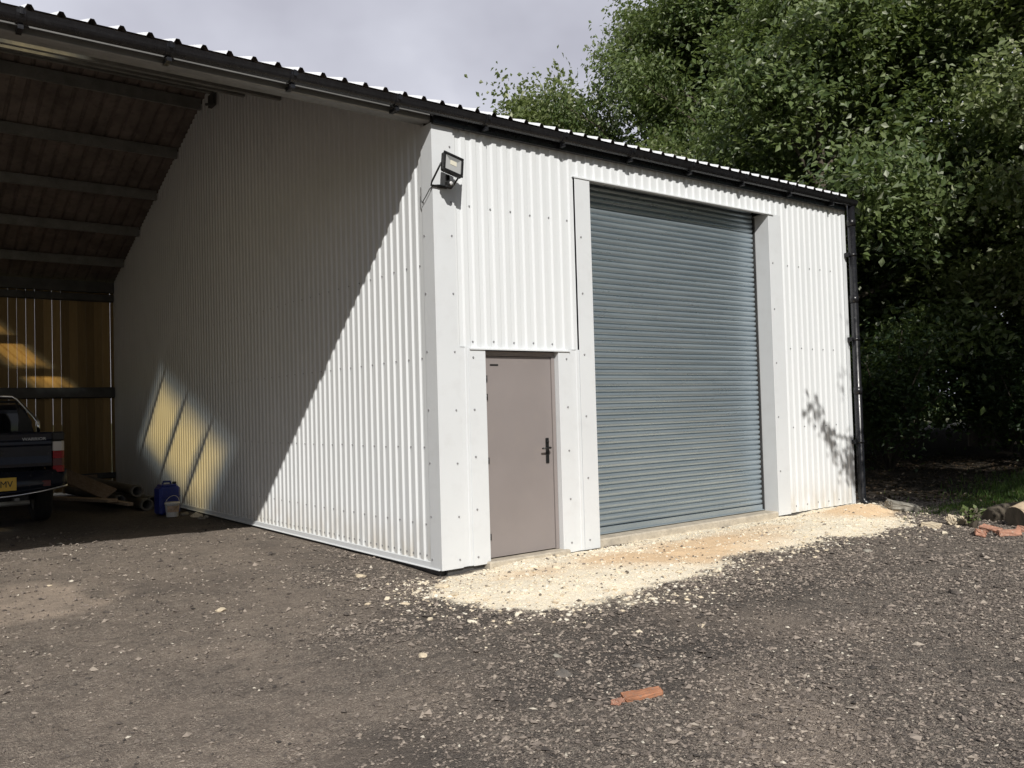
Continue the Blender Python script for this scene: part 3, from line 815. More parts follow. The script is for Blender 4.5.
# gutter: black half-round with unions and a stop end, downpipe
gy, gz, gr = -.130, 4.312, .056
arc = [(gy + gr * math.cos(a), gz + gr * 1.30 * math.sin(a)) for a in np.linspace(math.pi, 2 * math.pi, 13)]
arc[0] = (arc[0][0] - .008, arc[0][1] + .004)
inn = [(gy + (gr - .006) * math.cos(a), gz + (gr * 1.30 - .006) * math.sin(a)) for a in np.linspace(2 * math.pi, math.pi, 13)]
mb = MB(); mb.extrude(arc + inn, 0, LEFT - .1, W + .13, smooth=False)
for xe in (LEFT - .1, W + .13): mb.poly([(xe, a, b) for a, b in arc])
gut = mb.build('gutter', M['blackpl'], shed)
for k in range(-7, 7):
    xb = k * .985 + .53
    if xb < LEFT: continue
    mb = MB()
    big = [(gy + (gr + .008) * math.cos(a), gz + (gr * 1.30 + .008) * math.sin(a)) for a in np.linspace(math.pi, 2 * math.pi, 13)]
    mb.extrude(big + [(gy + gr - .004, gz + .025), (gy - gr - .012, gz + .012)], 0, xb - .03, xb + .03)
    mb.box(xb - .012, xb + .012, gy - gr - .016, gy - gr - .006, gz - .03, gz + .02)
    mb.box(xb - .018, xb + .018, gy - .02, -.076 if xb > -.05 else -.03, gz - .115, gz - .085)
    mb.build('gutter_bracket', M['blackpl'], gut)
mb = MB(); mb.box(-.03, W, -.074, -.028, 4.185, 4.35); mb.build('fascia', M['blackpl'], shed)
dpx, dpy = W + .075, -.10
mb = MB()
mb.tube([(dpx, dpy, gz - .05), (dpx, dpy, .12), (dpx, dpy - .03, .05), (dpx, dpy - .11, .01)], .054, 14)
for zz in (gz - .30, 2.92, 1.62): mb.tube([(dpx, dpy, zz - .05), (dpx, dpy, zz + .05)], .062, 14)
dp = mb.build('downpipe', M['blackpl'], shed)
for zz in (3.55, 2.35, .9):
    mb = MB(); mb.tube([(dpx, dpy, zz - .018), (dpx, dpy, zz + .018)], .063, 14); mb.box(dpx - .09, dpx - .04, dpy - .012, dpy + .012, zz - .015, zz + .015); mb.box(dpx - .10, dpx - .06, dpy, -.035, zz - .03, zz + .03)
    mb.build('pipe_clip', M['blackpl'], dp)
mb = MB(); mb.box(LEFT, -.03, D - .14, D - .02, 4.16, 4.375); mb.build('eaves_beam', M['steel'], shed)
mb = MB(); clad(mb, .05, D, 2.3, lambda s: roofz(s) - .035, lambda s, d, z: (LEFT - d, s, z)); mb.build('shading_gable', M['clad'], shed, fixn=False)  # unseen upper panel, added to darken the top of the partition
# portal posts at the far left of the bay
for y in (.1, RIDGE - .1, D - .25):
    mb = MB(); mb.box(LEFT + .02, LEFT + .2, y, y + .012, -.1, roofz(y) - .2); mb.box(LEFT + .02, LEFT + .2, y + .19, y + .2, -.1, roofz(y) - .2); mb.box(LEFT + .105, LEFT + .115, y + .012, y + .19, -.1, roofz(y) - .2)
    mb.build('steel_post', M['steel'], shed)

# ------------------------------------------------------------------ floodlight
fl = empty('floodlight', (.095, -.02, 3.60), label='black square floodlight with motion sensor on the shed corner', cat='floodlight')
tilt = Matrix.Translation((0.005, -.17, .165)) @ Matrix.Rotation(R(13), 4, 'Y') @ Matrix.Rotation(R(-12), 4, 'X')
hb = MB(); s = .112
hb.box(-s, s, -.012, .03, -.098, .098, c=.012)
for k in range(9): hb.box(-.08 + k * .02 - .003, -.08 + k * .02 + .003, .03, .052, -.075, .075)
body = hb.xform(tilt).build('housing', M['black'], fl)
q = MB()                                  # raised bezel ring
for a, b, c, d in ((-s, s, .076, .102), (-s, s, -.102, -.076), (-s, -s + .026, -.076, .076), (s - .026, s, -.076, .076)): q.box(a, b, -.026, -.011, c, d, c=.004)
q.xform(tilt).build('bezel', M['black'], body)
q = MB(); q.box(-.088, .088, -.0165, -.0125, -.078, .078)
q.mesh([(-.088, -.0175, .078), (.088, -.0175, .078), (.034, -.0172, .026), (-.034, -.0172, .026)], [(0, 1, 2, 3)])
lensm = worn('reflector_upper', (.27, .275, .27), .35, .4)
q.m[-1] = 1
lens = q.xform(tilt).build('lens', [M['lens'], lensm], fl)
q = MB(); q.box(-.034, .036, -.0195, -.0168, -.012, .034); q.xform(tilt).build('led_chip', M['led'], lens)
q = MB()
pL = tilt @ Vector((-s - .004, .01, -.02)); pR = tilt @ Vector((s + .004, .01, -.02))
q.tube([pL, (-.125, -.02, .03), (-.125, .0, .0), (.10, .0, .0), (.118, -.02, .03), pR], .0095, 6); q.box(-.05, .05, -.002, .012, -.013, .013)
q.build('bracket', M['black'], fl)
q = MB(); q.box(-.032, .032, -.150, -.085, -.025, .028, c=.01); q.box(-.02, .02, -.10, -.08, .02, .09); sens = q.build('motion_sensor', M['black'], fl)
q = MB(); q.lathe([(.02, 0), (.016, .008), (.006, .012)], 10); q.xform(Matrix.Translation((0, -.150, .0)) @ Matrix.Rotation(R(90), 4, 'X')); q.build('sensor_window', M['sensor'], sens)
q = MB(); q.tube([(-.10, -.002, .0), (-.122, .03, -.03), (-.122, .10, -.085), (-.121, .17, -.13), (-.121, .19, -.10), (-.121, .19, .02)], .0045, 6); q.build('cable', M['steel'], fl)

# ------------------------------------------------------------------ pickup truck (rear towards the yard)
tx, ty = -2.81, 7.0
tz = float(height(np.array([tx]), np.array([ty + 1]))[0])
pk = empty('pickup_truck', (tx, ty, tz), R(0), label='dark navy pickup truck parked tail first inside the open bay', cat='pickup truck')
def hullx(mb, secs, m=0, smooth=False):
    """loft of closed loops"""
    n = len(secs[0]); vs = [p for s_ in secs for p in s_]; fs = []
    for i in range(len(secs) - 1):
        for k in range(n): fs.append((i * n + k, i * n + (k + 1) % n, (i + 1) * n + (k + 1) % n, (i + 1) * n + k))
    mb.mesh(vs, fs, m, smooth); mb.mesh(secs[0], [tuple(range(n))], m); mb.mesh(secs[-1], [tuple(range(n - 1, -1, -1))], m)
hw = .86
# bed sides + floor
b = MB()
def sidesec(y, top, sg, arch=0):
    lo = .56 + arch
    return [(sg * (hw - .06), y, lo), (sg * hw, y, lo + .03), (sg * (hw + .02), y, .95), (sg * (hw + .005), y, top - .05), (sg * (hw - .02), y, top), (sg * (hw - .10), y, top), (sg * (hw - .10), y, lo)]
for sg in (-1, 1):
    hullx(b, [sidesec(.04, 1.33, sg), sidesec(.5, 1.33, sg), sidesec(.62, 1.33, sg, .18), sidesec(.85, 1.33, sg, .30), sidesec(1.25, 1.33, sg, .30), sidesec(1.48, 1.33, sg, .18), sidesec(1.6, 1.33, sg), sidesec(2.0, 1.33, sg)], 0, False)
b.box(-hw + .1, hw - .1, .05, 2.0, .72, .78); b.box(-hw + .1, hw - .1, 1.95, 2.0, .78, 1.33)
bed = b.build('cargo_bed', M['navy'], pk, bevel=.012)
t = MB()
sec = lambda y, i: [(-.70 + i, y, .83 + i), (.70 - i, y, .83 + i), (.70 - i, y, 1.30 - i), (-.70 + i, y, 1.30 - i)]
t.extrude([(.05, .84), (-.012, .85), (-.016, .90), (-.004, 1.0), (-.006, 1.14), (-.022, 1.165), (-.02, 1.21), (-.002, 1.235), (-.008, 1.31), (.0, 1.335), (.05, 1.335)], 0, -.735, .735)
tg = t.build('tailgate', M['navy'], pk, bevel=.006)
# raised lip over the tail lamps
t = MB(); 
for sg in (-1, 1): t = MB(); t.box(min(sg * .735, sg * .90), max(sg * .735, sg * .90), -.01, .2, 1.205, 1.335, c=.02); t.build('bed_cap', M['plastic'], pk)
h = MB(); h.box(-.12, .12, -.030, -.016, 1.03, 1.10, c=.008); h.build('tailgate_handle', M['plastic'], tg)
def text_mesh(body_, size, name, mt, parent, M4, ext=.003, bold=0.0, sx=1.0):
    cu = bpy.data.curves.new(name, 'FONT'); cu.body = body_; cu.size = size; cu.extrude = ext; cu.align_x = 'RIGHT'; cu.align_y = 'CENTER'; cu.offset = bold; cu.resolution_u = 3
    tmp = bpy.data.objects.new('tmp', cu); COL.objects.link(tmp)
    dg = bpy.context.evaluated_depsgraph_get(); me = bpy.data.meshes.new_from_object(tmp.evaluated_get(dg))
    bpy.data.objects.remove(tmp); me.name = name
    me.transform(M4 @ Matrix.Rotation(R(90), 4, 'X') @ Matrix.Diagonal((sx, 1, 1, 1)))
    me.materials.clear(); me.materials.append(mt)
    return link(name, me, parent)
text_mesh('WARRIOR', .058, 'badge', M['badge'], tg, Matrix.Translation((.66, -.020, 1.275 - .035)), .003, .0005, 1.12)
for sg in (-1, 1):
    l = MB()
    def lampsec(z0, z1, m):
        l.extrude([(sg * .745, -.018), (sg * .86, -.016), (sg * .895, .02), (sg * .90, .13), (sg * .745, .13)], 2, z0, z1, m)
    lampsec(1.065, 1.195, 0); lampsec(.955, 1.062, 1); lampsec(.855, .952, 2); lampsec(.76, .852, 1)
    l.build('tail_light', [M['clear'], M['red'], M['redd']], pk)
# rear bumper with chrome edge, wrap-round corners
b = MB(); ys = lambda x: -.14 + .16 * (abs(x) / .93) ** 3; zc = lambda x: .475 + .10 * (abs(x) / .93) ** 1.6
xs = np.linspace(-.93, .93, 25)
hullx(b, [[(x, ys(x), zc(x) + .0), (x, ys(x) - .01, .62), (x, ys(x) + .03, .80), (x, ys(x) + .16, .80), (x, ys(x) + .16, zc(x))] for x in xs], 0, True)
bp = b.build('rear_bumper', M['navy'], pk)
b = MB(); hullx(b, [[(x, ys(x) - .026, zc(x) - .028), (x, ys(x) - .030, zc(x) - .004), (x, ys(x) + .01, zc(x) + .008), (x, ys(x) + .01, zc(x) - .03)] for x in xs], 0, True); b.build('chrome_strip', M['chrome'], bp)
for sg in (-1, 1):
    b = MB(); b.box(min(sg * .54, sg * .70), max(sg * .54, sg * .70), -.158 + .055, -.09, .575, .655, c=.006); b.build('reflector', M['redd'], bp)
b = MB(); b.box(-.27, .27, -.165, -.15, .545, .725, c=.004); pl = b.build('number_plate', M['yellow'], bp)
text_mesh('MV', .125, 'plate_characters', M['ink'], pl, Matrix.Translation((.225, -.167, .632)), .002, 0.0, .9)
b = MB(); b.tube([(-.5, -.20, .37), (.42, -.20, .37)], .035, 10); b.box(-.3, -.24, -.19, .1, .36, .44); b.box(.24, .3, -.19, .1, .36, .44); b.build('step_bar', M['galv'], pk)
# cab
c = MB()
def cabsec(y, top, wt, zb=.42, wb=.87):
    return [(-wb, y, zb), (wb, y, zb), (wb + .01, y, .95), (wb - .02, y, 1.20), (wt, y, top - .05), (wt - .07, y, top), (-wt + .07, y, top), (-wt, y, top - .05), (-wb + .02, y, 1.20), (-wb - .01, y, .95)]
hullx(c, [cabsec(2.02, 1.70, .70), cabsec(2.22, 1.77, .71), cabsec(2.9, 1.80, .71), cabsec(3.6, 1.76, .70), cabsec(4.2, 1.30, .78), cabsec(4.35, 1.22, .80)], 0, False)
cab = c.build('cab', M['navy'], pk, bevel=.02)
g_ = MB(); g_.mesh([(-.62, 2.012, 1.25), (.62, 2.012, 1.25), (.58, 2.012, 1.63), (-.58, 2.012, 1.63)], [(0, 1, 2, 3)]); g_.mesh([(-.60, 2.006, 1.27), (.60, 2.006, 1.27), (.56, 2.006, 1.61), (-.56, 2.006, 1.61)], [(0, 1, 2, 3)])
g_ = MB(); g_.extrude([(-.62, 1.24), (.62, 1.24), (.57, 1.63), (-.57, 1.63)], 1, 2.000, 2.014); g_.build('rear_window', M['glassd'], cab)
for sg in (-1, 1):
    g_ = MB(); xa = sg * .862
    g_.mesh([(sg * .853, 2.35, 1.22), (sg * .853, 3.95, 1.22), (sg * .722, 3.5, 1.68), (sg * .722, 2.4, 1.68), (sg * .86, 2.35, 1.22), (sg * .86, 3.95, 1.22), (sg * .73, 3.5, 1.68), (sg * .73, 2.4, 1.68)], [(0, 1, 2, 3), (4, 5, 6, 7), (0, 1, 5, 4), (1, 2, 6, 5), (2, 3, 7, 6), (3, 0, 4, 7)])
    g_.build('side_window', M['glassd'], cab)
    g_ = MB(); g_.box(min(sg * .88, sg * 1.04), max(sg * .88, sg * 1.04), 3.75, 3.85, 1.18, 1.36, c=.03); g_.build('door_mirror', M['plastic'], pk)
g_ = MB(); g_.extrude([(3.66, 1.74), (4.17, 1.315), (4.18, 1.33), (3.67, 1.755)], 0, -.64, .64); g_.build('windscreen', M['glassd'], cab)
c = MB(); hullx(c, [[(-.84, y, .45), (.84, y, .45), (.86, y, .9), (.80, y, z), (-.80, y, z), (-.86, y, .9)] for y, z in ((4.35, 1.2), (4.9, 1.17), (5.2, 1.08), (5.3, .9))]); c.build('bonnet', M['navy'], pk, bevel=.02)
# chrome sports bar and its infill panels
rb = MB(); yb = .85
path = [(-.64, yb - .35, 1.33), (-.645, yb - .33, 1.48), (-.60, yb - .2, 1.57), (-.42, yb, 1.825), (-.36, yb + .03, 1.865), (-.2, yb + .03, 1.872), (.2, yb + .03, 1.872), (.36, yb + .03, 1.865), (.42, yb, 1.825), (.60, yb - .2, 1.57), (.645, yb - .33, 1.48), (.64, yb - .35, 1.33)]
rb.tube(path, .022, 10)
rbo = rb.build('sports_bar', M['chrome'], pk)
for sg in (-1, 1):
    q = MB(); q.extrude([(sg * .61, 1.34), (sg * .61, 1.50), (sg * .45, 1.72), (sg * .43, 1.34)], 1, yb + .02, yb + .05); q.build('bar_panel', M['plastic'], rbo)
q = MB(); q.tube([(-.42, yb + .09, 1.79), (.42, yb + .09, 1.79)], .02, 8); q.tube([(-.42, yb + .09, 1.79), (-.52, yb + .1, 1.33)], .02, 8); q.tube([(.42, yb + .09, 1.79), (.52, yb + .1, 1.33)], .02, 8); q.build('inner_bar', M['plastic'], rbo)
# chassis, wheels
c = MB(); c.box(-.45, .45, .1, 4.9, .36, .56); c.tube([(-.7, 1.05, .37), (.7, 1.05, .37)], .06, 8); c.lathe([(.02, -.14), (.13, -.08), (.15, 0), (.13, .08), (.02, .14)], 12, 0, (.1, 1.05, .37)); c.build('chassis', M['plastic'], pk)
for wy in (1.05, 4.25):
    for sg in (-1, 1):
        q = MB(); q.lathe([(.22, -.11), (.34, -.12), (.375, -.08), (.378, 0), (.375, .08), (.34, .12), (.22, .11)], 28, cap=False)
        q.xform(Matrix.Translation((sg * .74, wy, .365)) @ Matrix.Rotation(R(90), 4, 'Y'))
        wh = q.build('wheel', M['tyre'], pk)
        q = MB(); q.lathe([(.22, -.10), (.20, -.05), (.05, -.02), (.05, .0)], 20); q.lathe([(.22, .10), (.20, .04), (.06, .02), (.03, .05)], 20)
        q.xform(Matrix.Translation((sg * .74, wy, .365)) @ Matrix.Rotation(R(90), 4, 'Y')); q.build('rim', M['galv'], wh)

# ------------------------------------------------------------------ clutter inside the bay
def gz_(x, y): return float(height(np.array([x]), np.array([y]))[0])
def jerry():
    x, y = -.42, 7.30; z = gz_(x, y)
    o = empty('jerrycan', (x, y, z), R(8), label='tall blue plastic drum can standing beside the partition wall', cat='jerrycan')
    b = MB(); b.box(-.165, .165, -.125, .125, .0, .44, c=.035); b.box(-.125, .125, -.10, .10, .43, .472, c=.02)
    for zz in (.12, .27): b.box(-.159, .159, -.129, .129, zz, zz + .018, c=.008)
    b.build('can_body', M['blue'], o)
    h = MB(); h.tube([(-.07, 0, .46), (-.06, 0, .508), (.05, 0, .508), (.06, 0, .46)], .016, 8); h.build('handle', M['blue'], o)
    k = MB(); k.lathe([(.032, .46), (.032, .50), (.026, .504)], 14, 0, (.095, -.05, 0)); k.build('cap', M['black'], o)
    return o
jerry()
x, y = -.45, 6.93; z = gz_(x, y)
pb = empty('paint_bucket', (x, y, z), R(20), label='small white paint bucket with wire handle against the blue can', cat='bucket')
b = MB(); b.lathe([(.085, 0), (.105, .19), (.112, .195), (.112, .215), (.105, .22), (.0, .222)], 24, cap=False); b.lathe([(.0, .001), (.085, .001)], 24, cap=False); bo = b.build('bucket_body', M['white'], pb)
b = MB(); 
vs_ = []; ns = 12
for k in range(ns + 1):
    a = math.pi + math.pi * (k / ns) * .9 + .15
    for zz, rr in ((.075, .0945), (.17, .1045)): vs_.append((rr * math.cos(a), rr * math.sin(a), zz))
b.mesh(vs_, [(2 * k, 2 * k + 2, 2 * k + 3, 2 * k + 1) for k in range(ns)], 0, True); b.build('bucket_label', M['label'], bo)
b = MB(); b.tube([(-.112, 0, .20)] + [(.122 * math.cos(a), -.03 * math.sin(a), .20 + .12 * math.sin(a)) for a in np.linspace(math.pi * .95, .05 * math.pi, 11)] + [(.112, 0, .20)], .0035, 6); b.build('handle', M['white'], pb)

pipes = [((-.54, 8.6, .30), (-.74, 12.0, .33), .088, 'dark ridged pipe on top of the pile, mouth facing the yard'),
         ((-.50, 8.15, .105), (-.68, 12.0, .12), .088, 'lower dark pipe lying nearest the blue can'),
         ((-.74, 8.9, .13), (-1.0, 11.9, .13), .075, 'grey pipe in the middle of the pile under the slanted board'),
         ((-.32, 8.5, .11), (-.4, 11.8, .12), .085, 'dark pipe lying tight against the partition wall')]
for a, b_, r, lab in pipes:
    a = Vector(a); b_ = Vector(b_); a.z += gz_(a.x, a.y) * .8; b_.z += gz_(b_.x, b_.y)
    o = empty('drain_pipe', a, label=lab, cat='pipe', group='pipes piled at the back of the bay')
    d = b_ - a; q = MB(); q.tube([(0, 0, 0), d * .04, d * .0401, d], [r * 1.12, r * 1.12, r, r], 18, cap=False)
    q.tube([Vector((0, 0, 0)), d], r * .86, 18, cap=False)
    dd = d.normalized(); uu = dd.cross(Vector((0, 0, 1))).normalized(); ww = dd.cross(uu)
    ring = lambda rr: [(uu * math.cos(t) + ww * math.sin(t)) * rr for t in np.linspace(0, 2 * math.pi, 18, endpoint=False)]
    A, B = ring(r * 1.12), ring(r * .86); q.mesh(A + B, [(k, (k + 1) % 18, 18 + (k + 1) % 18, 18 + k) for k in range(18)])
    q.build('pipe_barrel', M['pipe'], o); q = MB(); q.mesh([p + d * .12 for p in ring(r * .855)], [tuple(range(18))]); q.build('bore_shade_disc', M['inner'], o)  # black disc across the pipe stands in for the shade inside
def board(a, b_, wdt, th, lab, mt, up=(0, 0, 1), name='plank'):
    a = Vector(a); b_ = Vector(b_); d = b_ - a; L = d.length; d.normalize()
    sd = d.cross(Vector(up)).normalized(); nn = sd.cross(d)
    q = MB(); q.box(-wdt / 2, wdt / 2, 0, L, -th / 2, th / 2, c=.004)
    Mx = Matrix(((sd.x, d.x, nn.x, 0), (sd.y, d.y, nn.y, 0), (sd.z, d.z, nn.z, 0), (0, 0, 0, 1)))
    q.xform(Mx); o = q.build(name, mt, None, a); return set_props(o, lab, 'plank', 'boards lying on the pipe pile')
board((-.98, 8.35, .19), (-1.75, 10.6, .17), .17, .05, 'reddish brown plank lying lowest in front of the pipes', M['plank'])
board((-.88, 9.0, .25), (-1.32, 10.9, .55), .26, .035, 'wide pale board slanting up against the back of the pipe pile', M['plank'], (-.5, -.5, .8))
board((-.55, 11.6, .42), (-1.75, 11.75, .36), .09, .06, 'short dark timber lying crosswise at the foot of the boarded wall', M['plank'])
board((-.80, 8.0, .14), (-1.02, 9.6, .15), .10, .05, 'narrow dark offcut poking out under the pipe mouths', M['plank'])

def rock(name, loc, size, mt, lab, cat, group=None, seed=0, sq=(1, 1, .7), sub=2):
    import bmesh
    bm = bmesh.new(); bmesh.ops.create_icosphere(bm, subdivisions=sub, radius=1)
    rr = random.Random(seed); ph = [rr.uniform(0, 6) for _ in range(6)]
    pl_ = [(Vector((rr.uniform(-1, 1), rr.uniform(-1, 1), rr.uniform(-1, 1))).normalized(), rr.uniform(.55, .85)) for _ in range(9)]
    for v in bm.verts:
        p = v.co.copy()
        for nn, dd in pl_:
            e = p.dot(nn) - dd
            if e > 0: p -= nn * e
        p *= 1 + .07 * math.sin(5 * p.x + ph[0]) + .07 * math.sin(6 * p.y + ph[1])
        v.co = Vector((p.x * sq[0], p.y * sq[1], p.z * sq[2])) * size
    me = bpy.data.meshes.new(name); bm.to_mesh(me); bm.free(); me.materials.append(mt)
    o = link(name, me, None, loc); o.rotation_euler = (0, 0, rr.uniform(0, 6)); return set_props(o, lab, cat, group)
for k, (x, y, s_) in enumerate(((-.26, 6.95, .07), (-.20, 6.55, .09), (-.24, 6.2, .06), (-.14, 6.75, .05), (-.13, 6.3, .05))):
    rock('stone', (x, y, gz_(x, y) + s_ * .3), s_, M['lime'] if k % 2 else M['stone'], 'tan stone heaped at the foot of the partition beside the bucket', 'stone', 'stones by the bucket', 40 + k)

# ------------------------------------------------------------------ loose stones, bricks, logs in the yard
big = [(-2.05, -.02, .045, 'lime', 'pale stone on the gravel left of the corner, alone'), (-1.55, -2.2, .035, 'lime', 'cream stone lying in the gravel in front of the corner'),
       (-2.9, 2.1, .03, 'lime', 'small white stone on the brown gravel near the bay shadow'), (-.62, .42, .055, 'lime', 'largest white lump beside the corner flashing foot'),
       (-.95, -2.75, .03, 'stone', 'dark grey stone in the hollow above the orange brick'), (-1.13, -3.02, .055, 'stoned', 'broad flat grey slab half sunk near the orange brick'),
       (.25, -2.85, .035, 'lime', 'buff pebble right of the limestone edge'), (5.2, -3.05, .06, 'lime', 'pale flat stone on the right side of the yard'),
       (-.33, -.52, .06, 'lime', 'cream lump at the left tip of the limestone'), (-.5, -.95, .045, 'lime', 'cream stone at the lower left edge of the limestone'),
       (-.72, -3.2, .035, 'stoned', 'grey stone just left of the orange brick'), (3.6, -2.1, .05, 'stone', 'grey stone at the outer edge of the limestone')]
for k, (x, y, s_, mt, lab) in enumerate(big):
    rock('stone', (x, y, gz_(x, y) + s_ * .08), s_, M[mt], lab, 'stone', 'single stones in the yard', 60 + k, (1.2, .9, .5))
def brick(x, y, rz, tilt_, mt, lab, L=.215, w_=.10, h_=.065, sink=.02, dz=0):
    import bmesh
    b = MB(); b.box(-L / 2, L / 2, -w_ / 2, w_ / 2, -h_ / 2, h_ / 2, c=.006)
    o = b.build('brick', mt, None, (x, y, gz_(x, y) + h_ / 2 - sink + dz)); o.rotation_euler = (tilt_, tilt_ * .5, rz)
    bm = bmesh.new(); bm.from_mesh(o.data); bmesh.ops.subdivide_edges(bm, edges=bm.edges, cuts=3, use_grid_fill=True)
    rr = random.Random(int(x * 100))
    for v in bm.verts: v.co += Vector((rr.gauss(0, .003), rr.gauss(0, .003), rr.gauss(0, .003)))
    bm.to_mesh(o.data); bm.free()
    return set_props(o, lab, 'brick')
for x, y, rz, tl, lab in ((5.28, -2.42, .5, .2, 'red brick nearest the yard below the pale log'), (5.62, -2.38, 1.4, -.25, 'red brick tilted against the pale log end'),
                          (5.40, -2.66, 2.3, .12, 'salmon brick lying flat at the right edge of the yard'), (5.85, -2.62, .2, .3, 'red half brick farthest right at the pale log')):
    brick(x, y, rz, tl, M['brick'], lab, sink=.005)
def log(a, b_, r0, r1, lab, mts, name='log'):
    a = Vector(a); b_ = Vector(b_); d = b_ - a; q = MB(); rr = random.Random(int(a.x * 50))
    N = 10; pts = [d * (k / N) + Vector((0, rr.gauss(0, .01), rr.gauss(0, .01))) for k in range(N + 1)]
    q.tube(pts, [r0 + (r1 - r0) * k / N + rr.gauss(0, .006) for k in range(N + 1)], 18, 0, True)
    q.m[-1] = q.m[-2] = 1
    return set_props(q.build(name, mts, None, a), lab, 'log')
log((6.15, -2.42, .10), (8.6, -3.1, .62), .15, .20, 'pale stripped log rising out of the right edge of the yard', [M['cork'], M['bark']])  # dark end caps paint in the shade on the cut end
log((6.55, -1.95, .06), (8.8, -2.5, .12), .10, .12, 'dark weathered log lying behind the pale log', [M['bark'], M['bark']])
def chunk(loc, dims, rot, mt, lab, cat, name, seed):
    import bmesh
    b = MB(); b.box(-dims[0], dims[0], -dims[1], dims[1], -dims[2], dims[2], c=min(dims) * .3); o = b.build(name, mt, None, loc); o.rotation_euler = rot
    bm = bmesh.new(); bm.from_mesh(o.data); bmesh.ops.subdivide_edges(bm, edges=bm.edges, cuts=3, use_grid_fill=True); rr = random.Random(seed)
    for v in bm.verts: v.co += Vector([rr.gauss(0, min(dims) * .10) for _ in range(3)]); v.co.y *= 1 - .25 * v.co.x / dims[0]
    bm.to_mesh(o.data); bm.free(); return set_props(o, lab, cat)
o = chunk((-1.10, -3.60, gz_(-1.10, -3.60) + .012), (.105, .034, .020), (R(10), R(-4), R(-22)), M['brickor'], 'broken orange brick half buried in the dark gravel', 'brick', 'brick', 12)
chunk((-1.24, -3.57, gz_(-1.24, -3.57) + .008), (.04, .02, .014), (R(-8), R(9), R(15)), M['brick'], 'small dusty brick splinter at the left end of the orange brick', 'brick', 'brick_splinter', 13)
chunk((6.75, -.78, gz_(6.75, -.78) + .06), (.20, .08, .055), (R(8), R(12), R(-35)), M['stone'], 'split grey timber offcut beside the end of the limestone heap', 'timber', 'timber_offcut', 3)
chunk((6.05, -1.98, gz_(6.05, -1.98) + .07), (.06, .025, .10), (R(20), R(15), R(20)), M['lime'], 'pale broken shard standing on edge by the dark log', 'stone', 'stone', 4)
chunk((5.85, -1.90, gz_(5.85, -1.90) + .05), (.10, .05, .05), (R(35), R(8), R(-15)), M['lime'], 'pale tilted block left of the dark log', 'stone', 'stone', 5)
chunk((5.55, -1.78, gz_(5.55, -1.78) + .02), (.13, .08, .03), (R(5), R(4), R(10)), M['lime'], 'flat cream slab between the weeds and the limestone heap', 'stone', 'stone', 6)

# ------------------------------------------------------------------ vegetation
def leaves(P, Nrm, size, tint, asp=.62):
    """one folded leaf per point: 4 vertices, two triangles"""
    n = len(P)
    Nrm = Nrm / np.linalg.norm(Nrm, axis=1, keepdims=True)
    a = rng.normal(size=(n, 3)); T = a - Nrm * (a * Nrm).sum(1, keepdims=True); T /= np.linalg.norm(T, axis=1, keepdims=True)
    B = np.cross(Nrm, T); s = size[:, None]
    v0 = P - T * s * .5; v2 = P + T * s * .5 - Nrm * s * .10
    v1 = P + B * s * asp * .5 + Nrm * s * .10 - T * s * .06; v3 = P - B * s * asp * .5 + Nrm * s * .10 - T * s * .06
    V = np.stack([v0, v1, v2, v3], 1).reshape(-1, 3)
    k = np.arange(n) * 4
    F = np.concatenate([np.stack([k, k + 1, k + 2], 1), np.stack([k, k + 2, k + 3], 1)])
    return V, F, np.repeat(tint, 4)
